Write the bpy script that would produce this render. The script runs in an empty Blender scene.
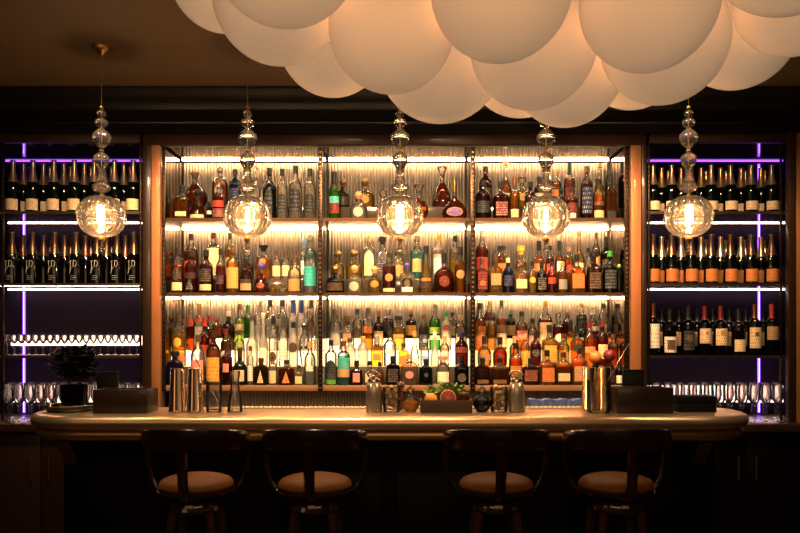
import bpy, bmesh, math, random
from mathutils import Vector, Matrix
random.seed(7)
PI = math.pi
C = bpy.context.scene.collection
F, CX, HY, CH = 740.0, 400.0, 340.0, 1.45     # focal length in px, principal column, horizon row, eye height (m)
def X(px, d): return (px - CX) / F * d
def Z(py, d): return CH + (HY - py) / F * d

# ------------------------------------------------------------------ materials
MATS = {}
def nt_new(name):
    m = bpy.data.materials.new(name); m.use_nodes = True
    nt = m.node_tree; nt.nodes.clear()
    out = nt.nodes.new('ShaderNodeOutputMaterial')
    return m, nt, out
def pbr(name, col, rough=.5, metal=0., emit=None, es=0., coat=0., noise=None, bump=0., spec=.5, sheen=0.):
    if name in MATS: return MATS[name]
    m, nt, out = nt_new(name)
    p = nt.nodes.new('ShaderNodeBsdfPrincipled')
    p.inputs['Base Color'].default_value = (*col, 1); p.inputs['Roughness'].default_value = rough
    p.inputs['Metallic'].default_value = metal; p.inputs['Coat Weight'].default_value = coat
    p.inputs['Specular IOR Level'].default_value = spec; p.inputs['Sheen Weight'].default_value = sheen
    if emit: p.inputs['Emission Color'].default_value = (*emit, 1); p.inputs['Emission Strength'].default_value = es
    if noise:
        scale, col2, stretch = noise
        tc = nt.nodes.new('ShaderNodeTexCoord'); mp = nt.nodes.new('ShaderNodeMapping')
        mp.inputs['Scale'].default_value = stretch
        n = nt.nodes.new('ShaderNodeTexNoise'); n.inputs['Scale'].default_value = scale; n.inputs['Detail'].default_value = 5
        r = nt.nodes.new('ShaderNodeMix'); r.data_type = 'RGBA'
        r.inputs[6].default_value = (*col, 1); r.inputs[7].default_value = (*col2, 1)
        nt.links.new(tc.outputs['Object'], mp.inputs[0]); nt.links.new(mp.outputs[0], n.inputs['Vector'])
        nt.links.new(n.outputs['Fac'], r.inputs[0]); nt.links.new(r.outputs[2], p.inputs['Base Color'])
        if bump:
            b = nt.nodes.new('ShaderNodeBump'); b.inputs['Strength'].default_value = bump; b.inputs['Distance'].default_value = .004
            nt.links.new(n.outputs['Fac'], b.inputs['Height']); nt.links.new(b.outputs[0], p.inputs['Normal'])
    nt.links.new(p.outputs[0], out.inputs[0]); MATS[name] = m
    return m
def emis(name, col, s):
    if name in MATS: return MATS[name]
    m, nt, out = nt_new(name); e = nt.nodes.new('ShaderNodeEmission')
    e.inputs[0].default_value = (*col, 1); e.inputs[1].default_value = s
    nt.links.new(e.outputs[0], out.inputs[0]); MATS[name] = m
    return m
def glass(name, tint, body=None, dens=.25, refr=.5, rough=.015, ior=1.16, edge=.45):
    """bottle glass: tinted see-through + refraction + a little scattered light, under a clear gloss"""
    key = 'glass_' + name
    if key in MATS: return MATS[key]
    m, nt, out = nt_new(key); N, L = nt.nodes.new, nt.links.new
    tr = N('ShaderNodeBsdfTransparent'); tr.inputs[0].default_value = (*tint, 1)
    gl = N('ShaderNodeBsdfRefraction'); gl.inputs['Color'].default_value = (*tint, 1); gl.inputs['Roughness'].default_value = rough; gl.inputs['IOR'].default_value = ior
    lw = N('ShaderNodeLayerWeight'); lw.inputs[0].default_value = .35
    cr = N('ShaderNodeMix'); cr.data_type = 'RGBA'; cr.inputs[6].default_value = (*tint, 1); cr.inputs[7].default_value = (*[c*edge for c in tint], 1)
    L(lw.outputs['Facing'], cr.inputs[0]); L(cr.outputs[2], tr.inputs[0]); L(cr.outputs[2], gl.inputs['Color'])
    m1 = N('ShaderNodeMixShader'); m1.inputs[0].default_value = refr
    L(tr.outputs[0], m1.inputs[1]); L(gl.outputs[0], m1.inputs[2])
    last = m1
    if body:
        df = N('ShaderNodeBsdfDiffuse'); df.inputs[0].default_value = (*body, 1)
        tl = N('ShaderNodeBsdfTranslucent'); tl.inputs[0].default_value = (*body, 1)
        m2 = N('ShaderNodeMixShader'); m2.inputs[0].default_value = .72
        L(df.outputs[0], m2.inputs[1]); L(tl.outputs[0], m2.inputs[2])
        m3 = N('ShaderNodeMixShader'); m3.inputs[0].default_value = dens
        L(last.outputs[0], m3.inputs[1]); L(m2.outputs[0], m3.inputs[2]); last = m3
    fr = N('ShaderNodeFresnel'); fr.inputs[0].default_value = 1.5
    gs = N('ShaderNodeBsdfGlossy'); gs.inputs['Roughness'].default_value = .05
    m4 = N('ShaderNodeMixShader')
    L(fr.outputs[0], m4.inputs[0]); L(last.outputs[0], m4.inputs[1]); L(gs.outputs[0], m4.inputs[2])
    L(m4.outputs[0], out.inputs[0]); MATS[key] = m
    return m
def label_mat(base, ink, rows=5):
    key = 'paper_%s_%s_%d' % (base, ink, rows)
    if key in MATS: return MATS[key]
    m, nt, out = nt_new(key); N, L = nt.nodes.new, nt.links.new
    p = N('ShaderNodeBsdfPrincipled'); p.inputs['Roughness'].default_value = .55
    uv = N('ShaderNodeTexCoord'); mp = N('ShaderNodeMapping'); mp.inputs['Scale'].default_value = (1, 1, 1)
    br = N('ShaderNodeTexBrick'); br.inputs['Scale'].default_value = 1.0
    ik = tuple(.62*a+.38*b for a, b in zip(PAL[ink], PAL[base]))
    br.inputs['Color1'].default_value = (*ik, 1); br.inputs['Color2'].default_value = (*PAL[base], 1)
    br.inputs['Mortar'].default_value = (*PAL[base], 1); br.inputs['Mortar Size'].default_value = .038
    br.inputs['Brick Width'].default_value = .15; br.inputs['Row Height'].default_value = 1.0 / rows
    br.inputs['Bias'].default_value = .0
    L(uv.outputs['UV'], mp.inputs[0]); L(mp.outputs[0], br.inputs['Vector']); L(br.outputs[0], p.inputs['Base Color'])
    L(p.outputs[0], out.inputs[0]); MATS[key] = m
    return m

PAL = dict(cream=(.72,.58,.38), white=(.8,.76,.68), black=(.012,.011,.012), gold=(.50,.31,.11), silver=(.42,.40,.37), red=(.38,.03,.02),
    orange=(.55,.22,.05), yellow=(.68,.43,.07), brown=(.13,.06,.03), darkbrown=(.05,.022,.012), green=(.06,.3,.05), teal=(.05,.42,.42),
    blue=(.03,.08,.4), navy=(.012,.02,.09), purple=(.12,.07,.3), pink=(.75,.33,.25), tan=(.5,.32,.16), copper=(.55,.22,.09),
    maroon=(.16,.015,.015), grey=(.3,.28,.26), lime=(.4,.65,.05), clear=(.8,.78,.72), skyblue=(.3,.5,.75), lilac=(.4,.35,.5))
GL = {  # tint, scattering colour, density
    'amber': ((.93,.50,.14),(.62,.24,.04),.14), 'dark amber': ((.70,.24,.05),(.28,.07,.012),.18), 'orange': ((.98,.54,.12),(.80,.32,.04),.20),
    'honey': ((.98,.72,.32),(.85,.5,.12),.22), 'golden': ((1,.80,.36),(.9,.62,.15),.18), 'yellow': ((1,.78,.22),(.85,.55,.07),.28),
    'red': ((.74,.18,.06),(.36,.05,.02),.18), 'maroon': ((.42,.08,.04),(.14,.018,.014),.32), 'brown': ((.45,.20,.08),(.10,.04,.018),.30),
    'black': ((.05,.04,.03),(.012,.010,.009),.7), 'clear': ((1,.99,.97),(.95,.93,.88),.24), 'pale': ((1,.97,.88),(.95,.87,.66),.26),
    'frosted': ((1,.98,.95),(.97,.95,.9),.62), 'green': ((.30,.80,.16),(.12,.5,.04),.28), 'dark green': ((.03,.10,.03),(.006,.016,.006),.6),
    'lime': ((.68,.9,.25),(.42,.7,.08),.35), 'teal': ((.40,.85,.76),(.14,.50,.45),.35), 'navy': ((.05,.07,.18),(.015,.025,.09),.7),
    'purple': ((.12,.06,.2),(.04,.02,.09),.6), 'pink': ((1,.82,.68),(.85,.6,.42),.18), 'ice': ((.88,.93,.98),(.7,.76,.85),.25), 'smoky': ((.5,.42,.34),(.1,.08,.06),.25)}
def gmat(k):
    t, b, d = GL[k]; cl = k in ('clear','pale','frosted','ice')
    return glass(k.replace(' ', '_'), t, b, d, edge=.8 if cl else .45, refr=.3 if cl else .5)
CLEARN = glass('neck', (.98,.95,.9), (.85,.8,.7), .12, edge=.9)
TUMB = glass('tumbler', (1,.99,.98), (.95,.92,.88), .045, refr=.12, ior=1.2, edge=.95)
STEM = glass('stemware', (1,.99,.98), (1,.97,.95), .05, refr=.08, ior=1.2, edge=.80)
CRYST = glass('crystal', (.98,.95,.9), (.9,.8,.65), .12, refr=.75, ior=1.45, rough=.0, edge=.8)
WOOD = pbr('dark_walnut', (.022,.009,.004), .35, coat=.3, noise=(6,(.04,.016,.007),(1,1,9)))
WOODX = pbr('dark_walnut_horizontal', (.035,.014,.006), .38, coat=.2, noise=(5,(.06,.024,.01),(1,9,9)))
LITWOOD = pbr('lit_wood', (.42,.2,.07), .42, coat=.2, noise=(5,(.28,.12,.04),(6,6,.6)), emit=None)  # frame wood lightened to orange to carry the light falling on it
EBONY = pbr('black_lacquer', (.004,.003,.003), .4, spec=.15)
MATTBLK = pbr('matt_black', (.003,.003,.003), .6, spec=.25)
BRASS = pbr('aged_brass', (.55,.34,.13), .3, 1.0)
BRONZE = pbr('brushed_bronze', (.62,.37,.16), .36, .85, noise=(9,(.5,.29,.11),(1,14,14)), bump=.05)
PEWTER = pbr('bar_top_metal', (.78,.58,.36), .34, .85, noise=(14,(.66,.48,.29),(1,8,8)), bump=.04)
STEEL = pbr('polished_steel', (.62,.52,.42), .16, 1.0)
IRON = pbr('dark_metal', (.05,.03,.018), .35, .9)
MIRROR = pbr('smoked_mirror', (.55,.47,.38), .07, 1.0)
SOFFIT = pbr('dark_glossy_soffit', (.30,.24,.18), .10, .9)
UNDER = pbr('shelf_underside', (.42,.35,.27), .30, .6)
FLUTE = pbr('fluted_glass_panel', (.27,.225,.18), .5, .25)
NICHE = pbr('plum_black_lining', (.020,.012,.028), .7, spec=.04)
LEDW = emis('warm_light', (1,.76,.49), 36)
FILLF = emis('front_fill_glow', (1,.70,.38), 60)  # for concealed strips added as front fill
LEDN = emis('soft_white_light', (1,.80,.62), 10)
FILLG = emis('pinkish_white_fill', (1,.76,.64), 3.2); FILLG2 = emis('dim_pinkish_fill', (1,.72,.68), 2.2)  # for glow panels added behind the stemware
LEDP = emis('violet_light', (.24,.07,.95), 2.4)
LEDPW = emis('violet_white_core', (.62,.42,1.0), 2.6)
STEP = emis('glowing_step_light', (1,.76,.46), 1.6)
STEPA = emis('amber_tinted_step_light', (1,.60,.24), .8)  # step light dimmed and tinted amber, standing in for bottle-coloured light

# ------------------------------------------------------------------ geometry
class G:
    def __init__(s): s.v = []; s.f = []; s.m = []; s.uv = {}
    def add(s, v, f, m=0):
        o = len(s.v); s.v += [tuple(p) for p in v]
        for q in f: s.f.append(tuple(i + o for i in q)); s.m.append(m)
        return s
    def box(s, x0, x1, y0, y1, z0, z1, bev=0., m=0, M=None):
        if bev <= 0:
            v = [(x,y,z) for x in (x0,x1) for y in (y0,y1) for z in (z0,z1)]
            f = [(0,1,3,2),(4,6,7,5),(0,4,5,1),(2,3,7,6),(0,2,6,4),(1,5,7,3)]
        else:
            bm = bmesh.new(); bmesh.ops.create_cube(bm, size=1)
            for p in bm.verts: p.co = Vector(((x0+x1)/2+p.co.x*(x1-x0),(y0+y1)/2+p.co.y*(y1-y0),(z0+z1)/2+p.co.z*(z1-z0)))
            bmesh.ops.bevel(bm, geom=list(bm.edges), offset=bev, segments=2, affect='EDGES', profile=.5)
            bm.verts.index_update()
            v = [p.co.copy() for p in bm.verts]; f = [[q.index for q in w.verts] for w in bm.faces]; bm.free()
        if M: v = [M @ Vector(p) for p in v]
        return s.add(v, f, m)
    def lathe(s, prof, seg=20, n=2., fy=1., loc=(0,0,0), flute=None, mz=None, M=None, m=0):
        """prof: (r, z) from bottom to top; n: roundness exponent of the plan; fy: depth factor"""
        v, f, ms = [], [], []; rows = []
        for (r, z) in prof:
            if r < 1e-6: rows.append([len(v)]); v.append((0,0,z)); continue
            row = []
            for k in range(seg):
                a = 2*PI*k/seg; c, t = math.cos(a), math.sin(a)
                q = (abs(c)**n + abs(t)**n)**(-1/n)
                rr = r*q*(1 + (flute[0]*math.cos(flute[1]*a) if flute else 0))
                row.append(len(v)); v.append((rr*c, rr*t*fy, z))
            rows.append(row)
        for i in range(len(rows)-1):
            a, b = rows[i], rows[i+1]; zz = (prof[i][1]+prof[i+1][1])/2
            mm = mz(zz) if mz else m
            for k in range(seg):
                k2 = (k+1) % seg
                if len(a) == 1 and len(b) == 1: continue
                if len(a) == 1: q = (a[0], b[k2], b[k])
                elif len(b) == 1: q = (a[k], a[k2], b[0])
                else: q = (a[k], a[k2], b[k2], b[k])
                f.append(q); ms.append(mm)
        if len(rows[0]) > 1: f.append(tuple(reversed(rows[0]))); ms.append(ms[0])
        if len(rows[-1]) > 1: f.append(tuple(rows[-1])); ms.append(ms[-1])
        o = len(s.v)
        for p in v:
            w = Vector(p)
            if M: w = M @ w
            s.v.append((w.x+loc[0], w.y+loc[1], w.z+loc[2]))
        for q, mm in zip(f, ms): s.f.append(tuple(i+o for i in q)); s.m.append(mm)
        return s
    def ball(s, c, r, seg=16, rings=10, sq=(1,1,1), m=0):
        pr = [(r*math.sin(PI*i/rings), -r*math.cos(PI*i/rings)) for i in range(rings+1)]
        pr[0] = (0,-r); pr[-1] = (0,r)
        return s.lathe(pr, seg, M=Matrix.Diagonal((*sq,1)), loc=c, m=m)
    def tube(s, pts, r, seg=8, flat=1., m=0, closed=False):
        pts = [Vector(p) for p in pts]; n = len(pts); R = r if isinstance(r, (list,tuple)) else [r]*n
        v, f = [], []; up = None
        for i, p in enumerate(pts):
            a = pts[i-1] if (i or closed) else p; b = pts[(i+1) % n] if (i < n-1 or closed) else p
            t = (b-a).normalized()
            if up is None: up = Vector((0,0,1)) if abs(t.z) < .9 else Vector((0,1,0))
            side = t.cross(up).normalized(); up = side.cross(t).normalized()
            for k in range(seg):
                an = 2*PI*k/seg; v.append(p + side*math.cos(an)*R[i]*flat + up*math.sin(an)*R[i])
        for i in range(n if closed else n-1):
            j = (i+1) % n
            for k in range(seg):
                k2 = (k+1) % seg; f.append((i*seg+k, i*seg+k2, j*seg+k2, j*seg+k))
        if not closed:
            f.append(tuple(reversed(range(seg)))); f.append(tuple((n-1)*seg+k for k in range(seg)))
        return s.add(v, f, m)
    def sweep(s, prof, x0, x1, m=0):
        """prof: (y, z) closed outline run along x"""
        n = len(prof); v = [(x0,y,z) for y,z in prof] + [(x1,y,z) for y,z in prof]
        f = [(i,(i+1)%n,n+(i+1)%n,n+i) for i in range(n)] + [tuple(reversed(range(n))), tuple(range(n,2*n))]
        return s.add(v, f, m)
    def mesh(s, name, mats, smooth=True):
        me = bpy.data.meshes.new(name); me.from_pydata(s.v, [], s.f)
        for m in (mats if isinstance(mats, (list,tuple)) else [mats]): me.materials.append(m)
        for p, mi in zip(me.polygons, s.m): p.material_index = mi
        bm = bmesh.new(); bm.from_mesh(me); bmesh.ops.recalc_face_normals(bm, faces=bm.faces)
        for e in bm.edges:
            e.smooth = not (len(e.link_faces) == 2 and e.calc_face_angle(0) > .7)
        for q in bm.faces: q.smooth = smooth
        bm.to_mesh(me); bm.free()
        if s.uv:
            ul = me.uv_layers.new(name='UVMap')
            for lp in me.loops: ul.data[lp.index].uv = s.uv.get(lp.vertex_index, (0,0))
        return me
    def build(s, name, mats, parent=None, loc=None, smooth=True):
        o = bpy.data.objects.new(name, s.mesh(name, mats, smooth)); C.objects.link(o)
        if parent is not None: o.parent = parent
        if loc is not None: o.location = loc
        return o
def tag(o, label, cat, group=None, kind=None):
    o['label'] = label; o['category'] = cat
    if group: o['group'] = group
    if kind: o['kind'] = kind
    return o
def thing(name, label, cat, loc=(0,0,0), group=None, rz=0.):
    o = bpy.data.objects.new(name, None); C.objects.link(o); o.location = loc; o.rotation_euler.z = rz
    o.empty_display_size = .05
    return tag(o, label, cat, group)
def struct(o): o['kind'] = 'structure'; return o
KIDS = {}
def dup(root, loc, label=None, group=None, rz=None):
    def cp(o, parent):
        c = o.copy(); C.objects.link(c); c.parent = parent
        for ch in list(o.children): cp(ch, c)
        return c
    r = cp(root, None); r.location = loc
    if rz is not None: r.rotation_euler.z = rz
    if label: r['label'] = label
    if group: r['group'] = group
    return r
ORD = ['', 'first','second','third','fourth','fifth','sixth','seventh','eighth','ninth','tenth','eleventh','twelfth','thirteenth','fourteenth','fifteenth',
       'sixteenth','seventeenth','eighteenth','nineteenth','twentieth','twenty-first','twenty-second','twenty-third','twenty-fourth','twenty-fifth','twenty-sixth']

# ------------------------------------------------------------------ the room
CEIL = 2.975
XL, XR, YF, YB = -3.3, 3.2, -2.6, 5.2
floorm = pbr('dark_parquet', (.05,.022,.010), .3, noise=(3,(.09,.04,.018),(1,8,1)))
ceilm = pbr('brown_satin_ceiling', (.24,.145,.075), .4, noise=(1.5,(.21,.125,.065),(1,1,1)))
wallm = pbr('espresso_wall', (.02,.011,.007), .5)
struct(G().box(XL,XR,YF,YB,-.1,0).build('floor', floorm))
struct(G().box(XL,XR,YF,YB,CEIL,CEIL+.1).build('ceiling', ceilm))
struct(G().box(XL,XR,YB-.06,YB,0,CEIL).build('wall_back', wallm))
struct(G().box(XL-.1,XL,YF,YB,0,CEIL).build('wall_left', wallm))
struct(G().box(XR,XR+.1,YF,YB,0,CEIL).build('wall_right', wallm))
struct(G().box(XL,XR,YF-.1,YF,0,CEIL).build('wall_front', wallm))
# frieze above the bar and the stepped cornice
DF = 4.6
zf = Z(135, DF)
struct(G().box(XL+.001,XR-.001,DF-.03,YB-.061,zf,CEIL-.001).build('trim_1', pbr('frieze_paint', (.006,.004,.003), .55, spec=.2)))
cor = [(DF-.03,CEIL-.001),(DF-.16,CEIL-.001),(DF-.16,CEIL-.012),(DF-.145,CEIL-.018),(DF-.13,CEIL-.035),(DF-.095,CEIL-.055),(DF-.075,CEIL-.06),(DF-.075,CEIL-.072),(DF-.055,CEIL-.085),(DF-.045,CEIL-.105),(DF-.03,CEIL-.11)]
struct(G().sweep(cor, XL+.001, XR-.001).build('trim_2', pbr('cornice_paint', (.010,.006,.004), .45)))
struct(G().sweep([(DF-.03,2.80),(DF-.042,2.80),(DF-.047,2.792),(DF-.042,2.784),(DF-.03,2.784)], XL+.001, XR-.001).build('trim_3', pbr('cornice_paint', (.02,.012,.008), .35)))

# ------------------------------------------------------------------ centre display cabinet
YC0, YC1 = 4.6, 5.05
xa, xb = X(160,DF), X(630,DF)
xp1, xp2 = X(320,DF), X(473,DF)
zsof = Z(146, DF)
cab = thing('display_cabinet', 'tall wooden back bar cabinet with three backlit fluted glass bays', 'cabinet', (0,0,0))
G().box(X(143,4.58),X(646,4.58),4.575,4.63,zsof,zf-.001,.006).build('header_rail', WOODX, cab)
G().box(xa,xb,4.631,YC1,zsof+.014,zsof+.03).build('soffit', SOFFIT, cab)
G().box(xa+.02,xb-.02,4.632,4.638,zsof+.010,zsof+.0135).build('front_fill_strip', FILLF, cab)  # unseen strip added behind the header to light the bottle fronts
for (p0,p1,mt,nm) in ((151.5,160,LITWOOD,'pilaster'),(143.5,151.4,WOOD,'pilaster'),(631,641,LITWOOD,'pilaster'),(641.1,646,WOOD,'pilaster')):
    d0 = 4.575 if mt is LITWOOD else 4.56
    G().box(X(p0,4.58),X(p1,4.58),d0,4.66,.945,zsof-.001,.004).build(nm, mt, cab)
def side_panel(x, w):
    G().box(x-w/2,x+w/2,4.665,YC1-.002,1.004,zsof-.001).build('side_panel', MIRROR, cab)
side_panel(xa+.006,.012); side_panel(xb-.006,.012)
def slotted(x, y, z0, z1, w=.022, parent=None, mat=IRON):
    g = G(); n = int((z1-z0)/.03)
    g.box(x-w/2,x+w/2,y,y+.014,z0,z1,.002)
    u = g.build('slotted_upright', mat, parent)
    h = G()
    for i in range(n):
        zz = z0+.015+i*.03
        h.box(x-w*.22,x+w*.22,y-.0022,y+.001,zz,zz+.012)
    h.build('slot_row', pbr('slot_glint',(.30,.2,.12),.25,1.0), u)
for x, w in ((X(163,DF),.020),(X(627.5,DF),.030),(xp1,.026),(xp2,.030)):
    slotted(x, 4.612, 1.13, zsof-.001, w, cab)
for x in (xp1, xp2):
    G().box(x-.006,x+.006,4.64,YC1-.002,1.13,zsof-.001).build('bay_divider', glass('divider',(.85,.8,.72),(.4,.34,.27),.25), cab)
bays = [(xa+.013, xp1-.007), (xp1+.007, xp2-.007), (xp2+.007, xb-.013)]
for (b0,b1) in bays:                                   # fluted back glass, real ribs
    n = int((b1-b0)/.0205); g = G(); v=[]; f=[]; k=6
    for i in range(n*k+1):
        t = i/k; x = b0+(b1-b0)*i/(n*k); y = YC1-.004-.009*abs(math.sin(PI*t))
        v += [(x,y,1.004),(x,y,zsof-.001)]
    f = [(2*i,2*i+2,2*i+3,2*i+1) for i in range(n*k)]
    g.add(v,f).build('fluted_panel', FLUTE, cab)
ZS = {1: 2.214, 2: 1.7466, 3: 1.165}
YS0 = 4.64
shelfm = glass('shelf', (.80,.74,.64), (.35,.27,.18), .35)
edgem = pbr('shelf_edge_bronze', (.16,.085,.035), .35, .8)
for si in (1,2):
    for (b0,b1) in bays:
        s = G().box(b0,b1,YS0+.003,YC1-.015,ZS[si]-.010,ZS[si]).build('shelf', UNDER, cab)
        G().box(b0,b1,YS0-.004,YS0+.003,ZS[si]-.019,ZS[si]+.001).build('shelf_edge', edgem, s)
        G().box(b0+.01,b1-.01,YC1-.062,YC1-.050,ZS[si]-.019,ZS[si]-.0105,.002).build('light_strip', LEDW, s)
        G().box(b0+.01,b1-.01,YS0+.004,YS0+.010,ZS[si]-.0135,ZS[si]-.0105).build('front_fill_strip', FILLF, s)  # added out of sight behind the lip, lights bottles from the front
        if si in (1,2):
            G().box(b0+.07,b1-.06,4.795,4.93,ZS[si]+.001,ZS[si]+.10,.004).build('bottle_riser', pbr('riser_smoked_acrylic',(.10,.075,.05),.15,coat=.5), s)
for (b0,b1) in bays:
    G().box(b0+.01,b1-.01,YC1-.062,YC1-.050,zsof+.004,zsof+.0135,.002).build('light_strip', LEDW, cab)
    s = G().box(b0,b1,YS0-.01,YC1-.015,ZS[3]-.035,ZS[3],.003).build('shelf', pbr('lower_shelf_board',(.30,.16,.065),.4,coat=.2), cab)
R3 = {1:(4.69,0.), 2:(4.79,.117), 3:(4.89,.219), 4:(4.985,.298)}
for (b0,b1) in bays:                                   # lit stepped riser of the lowest shelf
    rs = bpy.data.objects.new('stepped_riser', None); C.objects.link(rs); rs.parent = cab
    for r, (y0,y1) in ((2,(4.742,4.838)),(3,(4.842,4.936)),(4,(4.940,5.03))):
        z1 = ZS[3]+R3[r][1]
        G().box(b0+.004,b1-.004,y0,y1,ZS[3]+.001,z1-.004).build('light_box', (STEP if b0 < .4 else STEPA) if r > 2 else pbr('smoked_step',(.16,.12,.08),.25,coat=.4), rs)
        G().box(b0+.003,b1-.003,y0-.001,y1,z1-.004,z1).build('step_top', pbr('opal_acrylic',(.75,.66,.5),.3), rs)
# low back counter under the shelves
bc = thing('back_counter', 'low dark back counter running under the lit shelves', 'counter', (0,0,0))
G().box(xa+.022,xb-.022,4.32,5.1,.965,1.0,.004).build('worktop', pbr('back_counter_top',(.06,.045,.035),.3,coat=.3), bc)
n = 150; v=[]
for i in range(n*4+1):
    x = xa+.025+(xb-xa-.05)*i/(n*4); y = 4.70-.008*abs(math.sin(PI*i/4)); v += [(x,y,1.001),(x,y,ZS[3]-.036)]
G().add(v,[(2*i,2*i+2,2*i+3,2*i+1) for i in range(n*4)]).build('fluted_splashback', pbr('dark_fluted_panel',(.34,.25,.17),.4,.3), bc)
G().box(xa+.022,xb-.022,4.40,5.1,0,.964).build('cabinet_front', WOOD, bc)
for k in range(6):
    x0 = xa+.02+k*(xb-xa-.04)/6; d = G().box(x0+.01,x0+(xb-xa-.04)/6-.01,4.385,4.40,.12,.93,.005).build('door', WOOD, bc)
    G().tube([(x0+.06,4.372,.7),(x0+.06,4.372,.84)],.006).build('handle', BRASS, d)

# ------------------------------------------------------------------ wine niches
ZN = {1: 2.2525, 2: 1.803, 3: 1.353}
ZG = .945
zns = Z(143.5, DF)
def niche(side, x0, x1, xled, shelves):
    w = thing('wine_shelving', 'dark %s-hand wine niche with violet light strips and thin lit shelves' % side, 'shelving', (0,0,0))
    G().box(x0,x1,YC1-.01,YC1+.02,ZG,zns).build('back_panel', NICHE, w)
    G().box(x0,x1,4.6,YC1-.01,zns,zns+.02).build('soffit', SOFFIT, w)
    G().box(x0-.012,x0,4.62,YC1,ZG+.001,zns).build('side_panel', NICHE, w)
    G().box(x1,x1+.012,4.62,YC1,ZG+.001,zns).build('side_panel', NICHE, w)
    G().box(x0,x1,4.575,4.60,zns,zf-.001,.004).build('header_rail', WOODX, w)
    yb = YC1-.012
    G().box(x0+.06,x1-.05,yb-.008,yb,zns-.008,zns-.001,.001).build('light_strip', LEDP, w)
    st = G().box(xled-.006,xled+.006,yb-.012,yb,ZG+.01,zns-.025).build('light_strip', LEDP, w)
    d = G()
    for i in range(110):
        zz = ZG+.02+i*(zns-ZG-.06)/110
        d.box(xled-.0035,xled+.0035,yb-.0145,yb-.0121,zz,zz+.008)
    d.build('led_dots', LEDPW, st)
    for si in shelves:
        z = ZN[si]
        s = G().box(x0,x1,4.625,YC1-.03,z-.012,z-.0005).build('shelf', SOFFIT, w)
        G().box(x0,x1,4.615,4.6245,z-.016,z+.001).build('shelf_edge', pbr('shelf_lip_brass',(.5,.31,.14),.3,1.0), s)
        if si == 3 or (si == 2 and side == 'left'): G().box(x0+.01,x1-.01,4.626,4.632,z-.0158,z-.0125).build('front_fill_strip', FILLF, s)  # concealed strip added to brighten the glasses below
        if si < 3: G().box(x0+.10,x1-.06,YC1-.062,YC1-.05,z-.0165,z-.0125,.001).build('light_strip', LEDN, s)
        else: G().box(x0+.10,x1-.06,YC1-.062,YC1-.05,z-.0165,z-.0125,.001).build('light_strip', LEDP, s)
        if si == 3 and side == 'left': G().box(x0+.10,x1-.05,yb-.008,yb,z+.060,z+.128).build('light_strip', FILLG, s)  # glow panel added behind the coupes so their bowls shine
    G().box(x0+.10,x1-.05,yb-.008,yb,ZG+.082,ZG+.195).build('light_strip', FILLG2, w)  # glow panel added behind the wine glasses to whiten the bowls
    xe = x1-.007 if side == 'left' else x0+.007
    slotted(xe, 4.606, ZG+.002, zns-.002, .012, w)
    xe2 = X(2,DF) if side == 'left' else X(782,DF)
    slotted(xe2, 4.606, ZG+.002, zns-.002, .012, w)
    # base cabinet
    b = thing('base_cabinet', 'dark wooden base cabinet below the %s-hand wine niche' % side, 'cabinet', (0,0,0))
    G().box(x0-.02,x1+.03,4.44,YC1+.05,ZG-.05,ZG,.006).build('worktop', WOODX, b)
    G().box(x0-.01,x1+.02,4.50,YC1+.05,0,ZG-.051).build('carcass', WOOD, b)
    m = (x0+x1)/2
    for a, c in ((x0,m-.004),(m+.004,x1)):
        dd = G().box(a,c,4.484,4.50,.1,ZG-.07,.004).build('door', EBONY if side=='right' else WOOD, b)
        G().tube([(c-.05 if a==x0 else a+.05,4.47,.6),(c-.05 if a==x0 else a+.05,4.47,.75)],.006).build('handle', BRASS, dd)
    return w
NLx0, NLx1 = X(-2,5.05), X(141,DF)
NRx0, NRx1 = X(648.5,DF), X(789,5.05)
niche('left', NLx0, NLx1, X(25.5,YC1), (1,2,3))
niche('right', NRx0, NRx1, X(757.5,YC1), (1,2,3))
struct(G().box(X(784.5,4.58),X(792,4.58),4.53,4.573,0,zf-.001,.004).build('trim_4', WOOD))
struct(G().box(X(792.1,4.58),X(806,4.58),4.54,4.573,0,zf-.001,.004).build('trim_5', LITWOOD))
struct(G().box(X(-18,4.58),X(-6,4.58),4.53,4.573,0,zf-.001,.004).build('trim_6', WOOD))

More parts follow.
